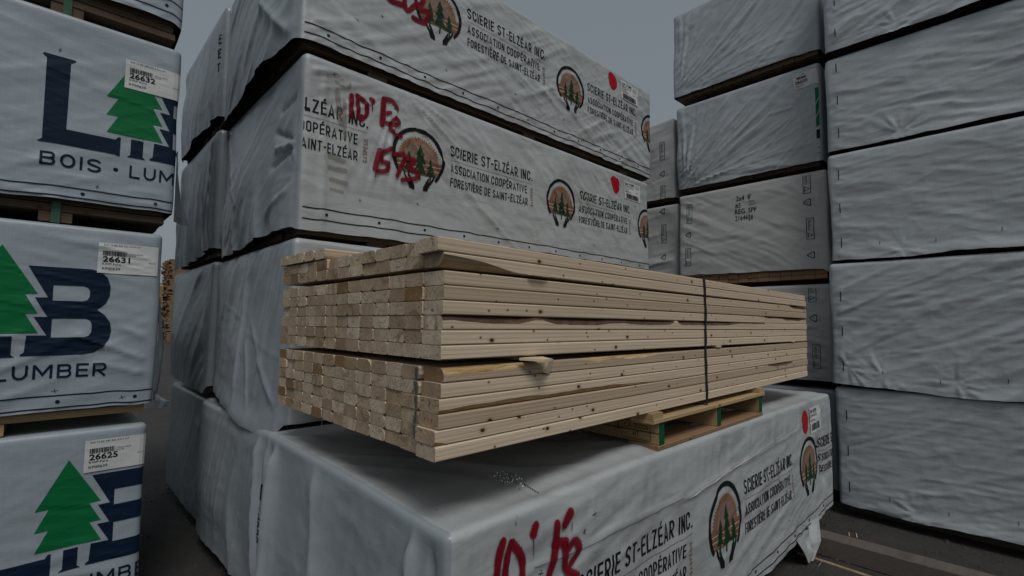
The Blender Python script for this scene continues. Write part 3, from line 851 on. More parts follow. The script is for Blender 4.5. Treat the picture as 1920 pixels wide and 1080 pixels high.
# blue and green mill print: tip of the tree at (0, 0.511), letters stand on 0
LB_L = [[(-0.344,0.0),(-0.327,0.016),(-0.331,0.412),(-0.345,0.424),(-0.343,0.433),(-0.229,0.433),(-0.229,0.424),(-0.246,0.412),(-0.246,0.078),(-0.060,0.078),(-0.050,0.094),(-0.040,0.094),(-0.040,-0.004),(-0.050,-0.004),(-0.060,0.0)]]
LB_TREE = [[(0,0.511),(-0.105,0.296),(-0.058,0.298),(-0.102,0.201),(-0.055,0.203),(-0.097,0.110),(0.136,0.110),(0.088,0.202),(0.130,0.203),(0.084,0.292),(0.126,0.295)]]
def _round(pts, n=6):
    return pts
LB_B = [[(0.088,0.423),(0.310,0.423),(0.345,0.412),(0.372,0.385),(0.385,0.345),(0.384,0.295),(0.370,0.255),(0.339,0.224),(0.370,0.198),(0.392,0.160),(0.398,0.117),(0.390,0.072),(0.368,0.035),(0.335,0.012),(0.295,0.003),(0.083,0.003),(0.083,0.010),(0.095,0.020),(0.099,0.099),(0.166,0.098),(0.118,0.186),(0.164,0.186),(0.117,0.277),(0.162,0.278)],
        [(0.177,0.338),(0.285,0.338),(0.301,0.331),(0.309,0.315),(0.309,0.288),(0.301,0.271),(0.285,0.264),(0.177,0.264)],
        [(0.180,0.179),(0.298,0.179),(0.315,0.171),(0.323,0.153),(0.323,0.113),(0.314,0.095),(0.298,0.088),(0.180,0.088)]]
LB_STEM = [[(-0.012,0.0),(0.002,0.012),(0.002,0.097),(0.053,0.097),(0.053,0.012),(0.066,0.0)]]
LB = [poly_mesh(LB_L)+(0,0), poly_mesh(LB_TREE)+(1,0), poly_mesh(LB_B)+(0,0), poly_mesh(LB_STEM)+(0,0)]
LBT = [lettering('BOIS', 0.222, 0.066, 0.86, 0.155, 0.26, -0.330, -0.110), [disc(-0.052, -0.077, 0.010, n=12)+(0,0)], lettering('LUMBER', 0.386, 0.066, 0.86, 0.155, 0.26, 0.003, -0.107)]
def mill_print(w, face, xt, zb):
    w.printed('logo', LB, [NAVY, GREEN], face, xt, zb)
    for q in LBT: w.printed('lettering', q, [NAVY], face, xt, zb)

E_ = EYE
# ================================================================== left stack (blue and green print)
GL = 'wrapped lumber bundles with blue and green print'
LX = 3.4
left_spec = dict(step=0.014, stepx=0.08, low=0.008, crinkle=0.0012, re=0.022)
fyL = lambda sd: (w_dir(-12, 0.07, 6, 0.004, sd, 1.4), w_dir(25, 0.10, 5, 0.004, sd+5, 1.5), w_dir(2, 0.035, 9, 0.0035, sd+9, 1.3, mask=lambda U, V, L, H: 1-sstep(0.05, 0.30, V)))
l1 = bundle('topmost bundle of the blue and green print stack, only its bottom hem in view', GL, 0.465-LX, 0.465, 3.15, 4.42, 2.45, 1.620, 1.545, 1.495, [T_BLUE, T_SILV], 101, bearers=(LX-0.47, 1.6, 0.4), strap=STRAP_G, hemy=[(0.9, 0), (1, 0.02)], fy=fyL(1), **left_spec)
l2 = bundle('bundle with the paper label 26632 and a big navy L beside a green tree', GL, 0.468-LX, 0.468, 3.15, 4.42, 1.49, 0.570, 0.515, 0.465, [T_BLUE, T_SILV], 102, bearers=(LX-0.46, 1.6, 0.4), strap=STRAP_G, fy=fyL(2), **left_spec)
l3 = bundle('bundle with the paper label 26631 and a complete navy B with LUMBER below it', GL, 0.432-LX, 0.432, 3.15, 4.42, 0.455, -0.440, -0.475, -0.530, [T_BLUE, T_SILV], 103, bearers=(LX-0.60, 1.6, 0.4), strap=STRAP_G, core=WOOD_P,
            fy=fyL(3)+(w_line(LX-0.05, 0.22, LX-0.36, 0.36, 0.012, 0.014), w_line(LX-0.03, 0.15, LX-0.30, 0.22, 0.010, 0.012), w_line(LX-0.03, 0.30, LX-0.2, 0.42, 0.008, 0.012)), **left_spec)
l4 = bundle('bundle with the paper label 26625 above a whole green tree, bottom of its stack', GL, 0.415-LX, 0.415, 3.15, 4.42, -0.535, -1.370, -1.410, -1.46, [T_BLUE, T_SILV], 104, core=WOOD_P, fy=fyL(4), **left_spec)
mill_print(l2, 'y', 0.268, 0.835+E_)
mill_print(l3, 'y', -0.158, -0.178+E_)
mill_print(l4, 'y', 0.118, -1.178+E_)
for w, zs in ((l1, (1.735, 1.665)), (l2, (0.630, 0.572+0.012)), (l3, (-0.368, -0.425)), (l4, (-1.29, -1.35))):
    hem_print(w, 'y', w.b[0]+0.3, w.b[1], [z+E_ for z in zs], NAVY, 0.006, 0.29)
for w, u, z, num in ((l2, 0.229, 1.352, '26632'), (l3, 0.171, 0.382, '26631'), (l4, 0.172, -0.587, '26625')):
    label_print(w, 'y', u, z+E_, 0.243, 0.152, [('2x4 12 #2 S4S KD S-P-F HT', 0.018, 0.006, 0.15, 0.008), (num, 0.018, 0.068, 0.108, 0.026), ('KWP Paris', 0.018, 0.100, 0.072, 0.010), ('KP00639', 0.018, 0.122, 0.07, 0.012), ('1 Ottawa 5/22/25', 0.118, 0.046, 0.06, 0.006), ('Stock 93', 0.118, 0.056, 0.03, 0.006), ('KD-HT', 0.205, 0.085, 0.028, 0.006)], bars=(0.018, 0.040, 0.095, 0.024))

# ================================================================== middle stack (saw mill print)
GM = 'wrapped lumber bundles with saw and fir logo'
GE = 'silver wrapped bundle ends in the back row of the middle stack'
ms = dict(step=0.013, low=0.010, crinkle=0.0008, re=0.03)
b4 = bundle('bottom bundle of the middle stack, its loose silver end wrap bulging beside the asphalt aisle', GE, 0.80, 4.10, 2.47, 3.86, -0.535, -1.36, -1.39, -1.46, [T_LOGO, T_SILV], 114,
            fx=(w_bulge(0.038, 0.45, 0.5, 2), w_drape(0.35, 0.022, 3), w_line(1.30, 0.1, 1.20, 0.8, 0.02, 0.03), w_dir(75, 0.16, 5, 0.008, 8), w_line(1.36, 0.0, 1.34, 0.8, 0.02, 0.012)), hemx=[(0, -0.0), (1, 0.02)], **ms)
b3 = bundle('bundle directly behind the bare board pile, its silver end wrap hanging over the bundle below', GE, 0.86, 4.18, 2.45, 3.88, 0.415, -0.505, -0.475, -0.532, [T_LOGO, T_SILV], 113,
            fx=(w_bulge(0.035, 0.2, 0.5, 4), w_line(0.75, 0.05, 0.70, 0.95, 0.014, 0.022), w_line(0.95, 0.1, 0.82, 0.42, 0.010, 0.014), w_line(1.3, 0.12, 0.86, 0.50, 0.009, 0.012), w_dir(70, 0.20, 3, 0.008, 18), w_line(0.25, 0.62, 0.75, 0.50, 0.004, 0.005), w_line(0.78, 0.45, 1.36, 0.33, 0.004, 0.005), w_drape(0.30, 0.010, 23, 0.8), w_flare(0.05, 0.14)),
            hemx=[(0, 0.06), (0.2, 0.05), (0.55, -0.025), (0.85, -0.07), (0.97, -0.05), (1, -0.01)], **ms)
TOPN = lambda U, V, L, H: sstep(0.10, 0.5, V/H)
b2 = bundle('bundle with the red 1573 spray paint whole and a red dot beside its label', GM, 0.875, 4.20, 2.45, 3.88, 1.375, 0.462, 0.440, 0.415, [T_LOGO, T_SILV], 112,
            fx=(w_bulge(0.05, 0.35, 0.45, 6), w_line(0.10, 0.75, 0.55, 0.25, 0.010, 0.02), w_line(1.33, 0.46, 1.08, 0.56, -0.018, 0.012), w_line(1.33, 0.42, 1.06, 0.36, -0.016, 0.012), w_line(1.33, 0.44, 1.1, 0.46, 0.014, 0.018), w_line(1.3, 0.2, 1.0, 0.1, 0.016, 0.018), w_line(1.32, 0.7, 1.12, 0.66, -0.012, 0.012), w_fan(1.0, 0.3, 2.0, 0.006, 37, 0.45, 0.02), w_dir(40, 0.14, 4, 0.008, 28), w_drape(0.20, 0.02, 33, 0.5)),
            fy=(w_dir(-47, 0.075, 9, 0.013, 41, 1.4, mask=lambda U, V, L, H: sstep(0.35, 0.8, U)*(1-sstep(2.5, 3.2, U))*sstep(0.1, 0.45, V)), w_fan(0.16, 1.02, 9, 0.009, 43, 0.9), w_line(0.70, 0.62, 1.55, 0.0, 0.009, 0.014), w_line(0.09, 0.0, 0.08, 0.85, 0.010, 0.012), w_line(0.20, 0.2, 0.23, 0.85, 0.006, 0.012), w_dir(-30, 0.11, 6, 0.004, 46)),
            hemx=[(0, -0.045), (0.3, -0.03), (0.6, 0.005), (1, 0.015)], **ms)
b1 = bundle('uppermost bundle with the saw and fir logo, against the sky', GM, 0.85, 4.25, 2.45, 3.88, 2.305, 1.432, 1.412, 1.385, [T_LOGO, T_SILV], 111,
            fx=(w_bulge(0.045, 0.3, 0.45, 9), w_dir(35, 0.16, 4, 0.009, 58), w_drape(0.25, 0.02, 63, 0.5), w_line(1.3, 0.05, 0.9, 0.4, 0.02, 0.03)),
            fy=(w_dir(-25, 0.11, 5, 0.008, 51, 1.4), w_dir(30, 0.09, 5, 0.006, 53, 1.4), w_dir(-70, 0.13, 5, 0.005, 54), w_drape(0.09, 0.006, 57, 0.25)),
            hemx=[(0, -0.045), (0.5, -0.015), (1, 0.015)], **ms)
company_print(b2, 'y', 1.560, 0.982+E_)
company_print(b2, 'y', 2.876, 0.950+E_)
company_print(b2, 'y', 4.165, 0.930+E_, text=False)
company_print(b2, 'y', 0.245, 1.000+E_, logo=False, clip=(0.88, 4.2))
company_print(b1, 'y', 1.685, 1.955+E_)
company_print(b1, 'y', 2.990, 1.910+E_)
company_print(b1, 'y', 4.245, 1.890+E_, text=False)
for w, zs in ((b2, (0.577, 0.520)), (b1, (1.520, 1.468))):
    hem_print(w, 'y', w.b[0]+0.02, w.b[1], [z+E_ for z in zs], INK, 0.006, 0.30)
for w, u, z in ((b2, 3.765, 1.312), (b1, 3.715, 2.245)):
    label_print(w, 'y', u, z+E_, 0.28, 0.165, [('2x4 10 SPF', 0.012, 0.012, 0.16, 0.022), ('KD HT #2 & B', 0.012, 0.042, 0.15, 0.017), ('ST-ELZEAR', 0.012, 0.068, 0.07, 0.010), ('H60543', 0.012, 0.088, 0.10, 0.014), ('168', 0.20, 0.078, 0.03, 0.012), ('QC 25-11', 0.20, 0.014, 0.065, 0.012), ('N 90', 0.20, 0.034, 0.05, 0.012)], bars=(0.03, 0.112, 0.215, 0.046))
for w, u, z, r in ((b2, 3.616, 1.232, 0.062), (b1, 3.593, 2.184, 0.062)):
    w.printed('red_mark', [disc(0, 0, r, r*1.18)+(0, 0), disc(-0.025, 0.035, r*0.75)+(0, 0.0003)], [REDDOT], 'y', u, z+E_, eps=0.003)
def zz(d): return [([(a, b+E_) for a, b in p], w) for p, w in d]
b2.spray('spray_paint', zz([(p_, w_*0.86) for p_, w_ in [([(1.130,1.222),(1.128,1.10)],.032), ([(1.162,1.233),(1.176,1.106)],.028), ([(1.166,1.23),(1.215,1.20),(1.22,1.143),(1.188,1.103)],.030), ([(1.245,1.234),(1.254,1.226)],.046), ([(1.25,1.212),(1.254,1.171)],.006),
    ([(1.322,1.266),(1.315,1.112)],.038), ([(1.322,1.266),(1.374,1.27),(1.412,1.233)],.030), ([(1.32,1.178),(1.362,1.197)],.028), ([(1.34,1.128),(1.388,1.129),(1.426,1.158),(1.401,1.174),(1.364,1.122),(1.384,1.084),(1.44,1.077)],.026),
    ([(1.303,.963),(1.277,.846)],.032), ([(1.373,.985),(1.325,.951),(1.317,.906),(1.358,.891),(1.348,.854),(1.292,.837)],.030), ([(1.28,.845),(1.281,.80)],.006), ([(1.388,.958),(1.46,.969),(1.415,.834)],.030), ([(1.471,.952),(1.526,.957),(1.492,.904),(1.543,.889),(1.544,.853),(1.445,.819)],.030)]]), SPRAY, 'y')
b1.spray('spray_paint', zz([([(1.25,1.92),(1.345,1.869),(1.431,1.878)],.034), ([(1.40,2.06),(1.432,1.954),(1.456,1.856),(1.529,1.935)],.032), ([(1.498,1.831),(1.579,1.837),(1.607,1.904),(1.546,1.906),(1.57,1.978)],.032)]), SPRAY, 'y')
# brown rub marks near the left edge of the face
b2.spray('brown_smudge', zz([([(1.02,0.86),(1.10,0.85)],.03), ([(1.02,0.80),(1.11,0.80)],.028), ([(1.03,0.74),(1.12,0.735)],.024), ([(1.03,0.69),(1.10,0.688)],.018), ([(1.05,1.22),(1.075,1.05)],.03), ([(1.04,1.27),(1.10,1.25),(1.12,1.285)],.014), ([(1.09,1.18),(1.10,0.98)],.02)]), SMUDGE, 'y', eps=0.0026)

b2.printed('fold_lettering', lettering('-', 0.03, 0.07, y=0), [INK], 'y', 0.885, 1.047+E_)
# second row of bundles behind, ends facing the aisle
es = dict(step=0.016, stepy=0.1, low=0.012, crinkle=0.001, re=0.03)
c1 = bundle('silver bundle end left of the uppermost logo bundle, highest against the sky', GE, 0.825, 4.2, 3.90, 5.24, 2.30, 1.46, 1.425, 1.385, [T_SILV, T_SILV], 121, fx=(w_bulge(0.05, 0.3, 0.5, 3), w_dir(70, 0.1, 5, 0.010, 71), w_drape(0.2, 0.02, 73)), hemx=[(0, -0.05), (1, 0.02)], **es)
c2 = bundle('silver back row bundle end with close vertical pleats, second from top', GE, 0.825, 4.2, 3.90, 5.26, 1.375, 0.50, 0.455, 0.415, [T_SILV, T_SILV], 122, fx=(w_bulge(0.04, 0.3, 0.5, 5), w_dir(85, 0.05, 9, 0.012, 75), w_drape(0.12, 0.025, 77)), hemx=[(0, -0.08), (1, 0.0)], **es)
c3 = bundle('dark silver bundle end in the back row beside the far lumber pile', GE, 0.825, 4.2, 3.90, 5.26, 0.415, -0.46, -0.475, -0.532, [T_SILV, T_SILV], 123, fx=(w_bulge(0.06, 0.4, 0.5, 7), w_dir(50, 0.2, 4, 0.012, 79)), hemx=[(0, 0.0), (1, -0.05)], **es)
c4 = bundle('bottom silver bundle end in the back row, lowest along the aisle', GE, 0.835, 4.2, 3.91, 5.20, -0.545, -1.37, -1.39, -1.46, [T_SILV, T_SILV], 124, fx=(w_bulge(0.02, 0.3, 0.5, 9), w_dir(60, 0.25, 3, 0.014, 81)), **es)

for z, q in ((2.03, 'E'), (1.92, 'E'), (1.81, 'T')):
    c1.printed('fold_lettering', lettering(q, 0.05, 0.07), [INK], 'x', 4.005, z+E_)

# ================================================================== front bundle under the bare boards
def f1top(x, y):
    d = 0.010*np.exp(-((y-1.10)/0.05)**2)*sstep(0.8, 1.2, x)
    d = d - 0.014*np.exp(-((x-1.08)**2+(y-1.15)**2)/0.02)
    d = d + 0.008*ridge((x*0.75+y*0.6)/0.11, (x-y)/0.8, 5, 1.5)*sstep(0.0, 0.2, y-1.0)
    return d
f1 = bundle('low front bundle carrying the pallet, its wide top and red spray paint in the foreground', GM, 0.735, 4.165, 0.985, 2.36, -0.499, -1.315, -1.355, -1.46, [T_LOGO, T_SILV], 131, step=0.012, rings=46, rc=0.022, re=0.020, low=0.010, crinkle=0.0012, top_amp=0.012, topf=f1top, sag=lambda x, y: -0.024*np.exp(-(((x-0.735)/0.5)**2+((y-0.985)/0.45)**2)),
            fx=(w_line(0.03, 0.0, 0.02, 0.8, 0.03, 0.02), w_line(0.08, 0.0, 0.07, 0.75, -0.03, 0.012), w_line(0.15, 0.0, 0.13, 0.78, 0.035, 0.03), w_drape(0.26, 0.028, 83), w_line(0.75, 0.0, 0.55, 0.8, 0.018, 0.05), w_line(1.24, 0.0, 1.20, 0.78, 0.03, 0.014), w_line(1.30, 0.0, 1.285, 0.8, -0.022, 0.010), w_bulge(0.028, 0.2, 0.5, 12), w_dir(75, 0.20, 4, 0.010, 85)),
            fy=(w_dir(14, 0.10, 7, 0.004, 91, 1.4), w_dir(-70, 0.16, 4, 0.004, 93), w_drape(0.10, 0.010, 95, 0.16), w_line(3.05, 0.55, 3.2, 0.2, -0.02, 0.03), w_line(0.25, 0.64, 1.35, 0.60, 0.006, 0.006), w_line(1.25, 0.605, 2.68, 0.665, 0.007, 0.007), w_dir(80, 0.07, 8, 0.004, 97, mask=lambda U, V, L, H: sstep(0.5, 0.75, V))),
            hemy=[(0, 0.03), (0.45, 0.0), (0.8, 0.02), (0.93, 0.05), (1, 0.05)])
company_print(f1, 'y', 2.313, -0.905+E_)
company_print(f1, 'y', 3.610, -0.900+E_)
company_print(f1, 'y', 0.998, -0.905+E_, logo=True)
hem_print(f1, 'y', 0.76, 4.14, [-1.235+E_, -1.285+E_], INK, 0.006, 0.30)
label_print(f1, 'y', 3.655, -0.548+E_, 0.22, 0.165, [('2x4 10 SPF', 0.012, 0.012, 0.12, 0.022), ('KD HT #2 & B', 0.012, 0.042, 0.12, 0.017), ('H60541', 0.012, 0.075, 0.08, 0.014)], rot=0.03, bars=(0.03, 0.105, 0.16, 0.045))
f1.printed('red_mark', [disc(0, 0, 0.058, 0.075)+(0, 0)], [REDDOT], 'y', 3.565, -0.622+E_, eps=0.003)
f1.spray('spray_paint', zz([([(.914,-.560),(.898,-.60),(.889,-.675)],.025), ([(.943,-.574),(.926,-.615),(.920,-.69)],.024), ([(.945,-.575),(.974,-.614),(.986,-.649),(.978,-.70)],.025), ([(1.037,-.556),(1.025,-.578)],.030), ([(1.023,-.587),(1.025,-.614),(1.028,-.637)],.003),
    ([(1.12,-.574),(1.115,-.64),(1.09,-.718)],.027), ([(1.152,-.590),(1.184,-.560)],.030), ([(1.187,-.592),(1.186,-.616)],.003), ([(1.107,-.628),(1.16,-.639)],.026), ([(1.165,-.661),(1.198,-.649),(1.218,-.681),(1.182,-.711)],.025), ([(1.152,-.647),(1.16,-.717),(1.212,-.762)],.026)]), SPRAY, 'y')
f1.printed('fold_lettering', lettering('C', 0.05, 0.075)+[rect(0.0, -0.03, 0.05, -0.027)+(0,0)]+[(([(a+0.02-yy, b-0.17+xx) for xx, yy in v_]), f_, 0, l_) for a, b in ((0, 0),) for v_, f_, m_, l_ in lettering('COOP', 0.12, 0.02)], [INK], 'x', 2.318, -0.78+E_)
def ticks(w, face, pts, seed=0):
    r = random.Random(seed); sh = []
    for u, z in pts:
        a = r.uniform(-0.5, 0.5); c_, s_ = math.cos(a), math.sin(a)
        for dx, dy in ((0.012, 0.0012), (0.0012, 0.011)):
            dx *= r.uniform(0.6, 1.2)
            sh.append(([(u+x*c_-y*s_, z+E_+x*s_+y*c_) for x, y in ((-dx, -dy), (dx, -dy), (dx, dy), (-dx, dy))], [(0,1,2,3)], 0, 0.0002*len(sh) % 0.001))
    w.printed('staples', [([(u-w.b[0], z) for u, z in v], f, m, l) for v, f, m, l in sh], [DARK], face, w.b[0], 0.0)['kind'] = 'stuff'
ticks(b1, 'y', ((1.15, 1.66), (1.75, 1.60), (2.35, 1.64), (2.9, 1.62), (3.5, 1.66), (1.3, 1.75)), 1)
ticks(b2, 'y', ((1.03, 1.30), (1.56, 0.70), (1.2, 0.66), (2.2, 0.64), (3.3, 0.66), (3.95, 1.10)), 2)
ticks(f1, 'y', ((1.06, -0.70), (1.30, -0.60), (2.75, -1.16), (3.2, -1.15), (1.25, -0.64)), 3)
ticks(l2, 'y', ((0.15, 0.655), (-0.02, 1.30)), 4)
ticks(l3, 'y', ((0.05, -0.345), (0.30, -0.40)), 5)
# the seam lines of the overlapping wrap
def seam(w, name, pts, wd, m, eps):
    sh = []
    for (a, b), (c, d) in zip(pts[:-1], pts[1:]):
        sh.append(([(a, b-wd/2), (c, d-wd/2), (c, d+wd/2), (a, b+wd/2)], [(0,1,2,3)], 0, 0))
    w.printed(name, sh, [m], 'y', 0.0 if False else w.b[0], 0.0, eps=eps)
x_ = f1.b[0]
seam(f1, 'seam_line', [(a-x_, b+E_) for a, b in ((1.03,-.672),(1.25,-.692),(1.6,-.708),(1.9,-.704))], 0.002, INK_G, 0.0025)
seam(f1, 'seam_edge', [(a-x_, b+E_) for a, b in ((1.86,-.720),(2.1,-.703),(2.5,-.682),(2.9,-.655),(3.364,-.622))], 0.005, CREAM, 0.006)
# scuffed patch: tiny torn crumples in the top sheet
mb = MB(); r = random.Random(4)
for k in range(200):
    a = r.gauss(0, 1); b = r.gauss(0, 1)
    x = 1.093+0.022*a+0.012*b; y = 1.150+0.036*b
    s_ = r.uniform(0.0015, 0.0038); z = -0.508+E_+r.uniform(0.004, 0.009)
    an = r.uniform(0, 6.3); tx, ty = math.cos(an)*s_, math.sin(an)*s_
    mb.add(([(x-tx, y-ty, z), (x+tx, y+ty, z+r.uniform(-.003, .003)), (x+ty*.6, y-tx*.6, z+r.uniform(0.001, .006))], [(0, 1, 2)]), 0 if r.random() < 0.55 else 1)
for k in range(22):
    t = k/21; x = 1.098-0.028*t+r.uniform(-.001, .001); y = 1.10-0.10*t
    if k % 2: mb.add(box_vf(x-.0012, x+.0012, y-.0012, y+.0012, -0.503+E_, -0.498+E_), 0)
for v in range(len(mb.v)):
    x, y, z = mb.v[v]; mb.v[v] = (x, y, z+0.004)
mb.obj('scuffed_patch', [DARK, PAPER], f1.thing, f1.org)['kind'] = 'stuff'

# ------------------------------------------------------------------ loose flaps of wrap
def flap(parent, org, name, left, right, m, nu=14, nv=18, amp=0.012, seed=0):
    """cloth patch between two polylines"""
    def rs(p, n):
        p = np.array(p, float); d = np.r_[0, np.cumsum(np.linalg.norm(np.diff(p, axis=0), axis=1))]
        t = np.linspace(0, d[-1], n); return np.stack([np.interp(t, d, p[:, k]) for k in range(3)], 1)
    A, B = rs(left, nv), rs(right, nv)
    V = []
    for j in range(nv):
        for i in range(nu):
            t = i/(nu-1); p = A[j]*(1-t)+B[j]*t
            wv = amp*math.sin(t*math.pi)*float(noise3(p[0]*9+seed, p[1]*9, p[2]*6, seed)+0.6*noise3(p[0]*22, p[1]*22, p[2]*14, seed+1))
            V.append((p[0]+wv, p[1]-wv, p[2]))
    F = [(j*nu+i, j*nu+i+1, (j+1)*nu+i+1, (j+1)*nu+i) for j in range(nv-1) for i in range(nu-1)]
    return mesh_obj(name, V, F, m, parent, org, True)
flap(l2.thing, l2.org, 'loose_flap', [(0.472, 3.17, 0.93+E_), (0.475, 3.17, 0.68+E_), (0.475, 3.17, 0.535+E_)], [(0.475, 3.22, 0.93+E_), (0.54, 3.40, 0.70+E_), (0.60, 3.45, 0.56+E_)], T_SILV, seed=3)
flap(l3.thing, l3.org, 'loose_flap', [(0.436, 3.17, 0.12+E_), (0.437, 3.17, -0.2+E_), (0.437, 3.16, -0.43+E_)], [(0.44, 3.19, 0.12+E_), (0.485, 3.30, -0.15+E_), (0.46, 3.26, -0.42+E_)], T_SILV, seed=5)
flap(l3.thing, l3.org, 'loose_flap', [(0.435, 3.155, -0.385+E_), (0.437, 3.15, -0.42+E_), (0.437, 3.15, -0.46+E_)], [(0.49, 3.25, -0.43+E_), (0.52, 3.25, -0.445+E_), (0.50, 3.24, -0.475+E_)], T_SILV, nv=8, seed=7)
flap(f1.thing, f1.org, 'torn_corner_flap', [(3.28, 0.972, -1.27+E_), (3.36, 0.955, -1.36+E_), (3.42, 0.95, -1.44+E_)], [(3.74, 0.972, -1.24+E_), (3.62, 0.93, -1.36+E_), (3.50, 0.945, -1.45+E_)], T_LOGO, seed=9, amp=0.03)

# ================================================================== right stack
GR = 'plain grey bundle ends in the right stack'
rs_ = dict(step=0.0115, stepy=0.25, low=0.014, crinkle=0.0010, re=0.03)
fr = lambda sd, a, q: (w_dir(a, 0.17, 4, 0.014*q, sd), w_dir(a-8, 0.07, 5, 0.0036*q, sd+3), w_dir(3, 0.026, 9, 0.0015, sd+6), w_dir(2, 0.045, 8, 0.0020, sd+8), w_dir(a+25, 0.12, 3, 0.003*q, sd+7), w_flare(0.02, 0.09))
R = []
for k, (zt, zh, zb, zf, ang, lab) in enumerate((
        (3.10, 2.222, 2.214, 2.190, 28, 'highest plain grey bundle end in the right stack, mostly above the picture'),
        (2.175, 1.402, 1.394, 1.378, -10, 'plain grey bundle end second from the top of the right stack'),
        (1.370, 0.518, 0.508, 0.497, -8, 'middle plain grey bundle end of the right stack'),
        (0.488, -0.452, -0.456, -0.472, 26, 'grey bundle end with pinched torn hem, second from the bottom of the right stack'),
        (-0.478, -1.365, -1.372, -1.46, 24, 'bottom plain grey bundle end of the right stack, above the old ground timber'))):
    j = (0.0, 0.02, 0.0, -0.012, 0.0)[k]
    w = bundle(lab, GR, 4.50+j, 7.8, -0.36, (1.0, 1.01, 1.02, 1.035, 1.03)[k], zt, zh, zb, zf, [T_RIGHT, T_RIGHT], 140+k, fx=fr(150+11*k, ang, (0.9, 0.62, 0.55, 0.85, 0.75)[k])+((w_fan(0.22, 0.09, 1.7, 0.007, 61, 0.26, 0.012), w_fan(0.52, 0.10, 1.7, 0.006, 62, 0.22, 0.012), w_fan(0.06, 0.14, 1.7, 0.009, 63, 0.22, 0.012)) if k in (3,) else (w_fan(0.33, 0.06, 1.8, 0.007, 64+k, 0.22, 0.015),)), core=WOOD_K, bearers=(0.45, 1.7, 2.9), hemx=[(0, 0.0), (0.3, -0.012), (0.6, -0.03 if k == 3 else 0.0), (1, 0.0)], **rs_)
    R.append(w)
    sh = []
    rr = random.Random(k)
    z = 0.10
    while z < zt-zh-0.08:
        sh.append(rect(0, z, 0.006, z+0.075)+(0, 0)); z += 0.27
    w.printed('ink_dashes', sh, [NAVY], 'x', w.b[3]-0.075, zh+E_)['kind'] = 'stuff'
    if k in (2, 3, 4):
        sh = [rect(u, v, u+0.003, v+0.028)+(0, 0) for u, v in ((0.3, 0.10), (0.62, 0.08), (0.95, 0.11), (1.2, 0.09))]
        w.printed('staples', sh, [DARK], 'x', w.b[3]-0.02, zh+E_)['kind'] = 'stuff'

# ================================================================== far right: second stack and the stack behind
GF = 'bundle ends in the stack between the logo stack and the right stack'
mm = dict(step=0.0135, stepy=0.25, low=0.012, crinkle=0.0010, re=0.03)
m1 = bundle('top bundle end against the sky, right of the gap with the open sky', GF, 4.80, 8.0, 1.10, 2.49, 3.375, 2.44, 2.41, 2.375, [T_RIGHT, T_RIGHT], 161, fx=(w_fan(0.04, 0.05, 7, 0.008, 1, 1.5), w_dir(48, 0.16, 6, 0.010, 3), w_dir(40, 0.06, 6, 0.005, 4)), **mm)
m2 = bundle('bundle end with the paper label 26605 near its top right corner', GF, 4.80, 8.0, 1.115, 2.47, 2.325, 1.43, 1.40, 1.365, [T_RIGHT, T_RIGHT], 162, fx=(w_fan(0.06, 0.02, 9, 0.011, 11, 1.6), w_dir(40, 0.05, 8, 0.006, 13), w_fan(0.93, 0.60, 6, 0.010, 15, 0.4)), **mm)
m3 = bundle('white paper wrapped bundle end stamped 2x4 8 and 21646', GF, 4.80, 8.0, 1.09, 2.46, 1.355, 0.455, 0.405, 0.365, [T_PAPER, T_PAPER], 163, fx=(w_dir(8, 0.16, 4, 0.004, 21), w_dir(-30, 0.14, 3, 0.006, 23), w_fan(0.95, 0.55, 3, 0.006, 25, 0.5), w_dir(60, 0.2, 3, 0.004, 27)), core=WOOD_R, hemx=[(0, 0.05), (0.5, 0.035), (1, 0.03)], **mm)
m4 = bundle('bundle end with green attention marks behind the bare board pile', GF, 4.80, 8.0, 1.09, 2.46, 0.355, -0.475, -0.49, -0.53, [T_PAPER, T_PAPER], 164, fx=(w_dir(-12, 0.06, 7, 0.008, 31), w_dir(15, 0.12, 5, 0.008, 33)), core=WOOD_D, **mm)
m5 = bundle('narrow strip of grey bundle end behind the right corner of the low front bundle', GF, 4.80, 8.0, 1.085, 2.46, -0.545, -1.37, -1.39, -1.46, [T_RIGHT, T_RIGHT], 165, fx=(w_dir(20, 0.08, 5, 0.008, 35),), **mm)
n2 = bundle('paper wrapped bundle end with caution marks, its flat top below the open sky', GF, 4.86, 8.0, 2.52, 3.9, 2.265, 1.375, 1.355, 1.335, [T_PAPER, T_PAPER], 172, fx=(w_dir(10, 0.15, 4, 0.008, 41),), **mm)
n3 = bundle('paper wrapped bundle end with caution marks, below the flat topped one', GF, 4.86, 8.0, 2.49, 3.9, 1.305, 0.42, 0.40, 0.36, [T_PAPER, T_PAPER], 173, fx=(w_dir(10, 0.15, 4, 0.008, 43),), core=WOOD_R, **mm)
label_print(m2, 'x', 1.325, 2.262+E_, 0.19, 0.145, [('2x4 12 #2', 0.01, 0.012, 0.08, 0.009), ('26605', 0.012, 0.07, 0.10, 0.026), ('KWP Paris', 0.012, 0.102, 0.07, 0.009), ('KP00639', 0.012, 0.12, 0.06, 0.009)], rot=0.06, bars=(0.03, 0.036, 0.075, 0.022))
for q in [text2d('2x4  8\'', 0.14, 0.045, 0.01, 0, 0)+(0,0), text2d('#3', 0.05, 0.045, 0.01, -0.012, -0.068)+(0,0), text2d('REG. SPF', 0.20, 0.045, 0.01, -0.015, -0.128)+(0,0), text2d('21646', 0.12, 0.045, 0.01, -0.015, -0.192)+(0,0), text2d('M2026', 0.05, 0.018, 0.0, 0.118, -0.030)+(0,0), text2d('KD-HT', 0.06, 0.018, 0.0, 0.118, -0.062)+(0,0), rect(0.11, -0.21, 0.125, -0.15)+(1,0), rect(0.13, -0.20, 0.15, -0.16)+(1,0)]: m3.printed('lettering', [q], [INK, INK_G], 'x', 1.852, 1.196+E_)
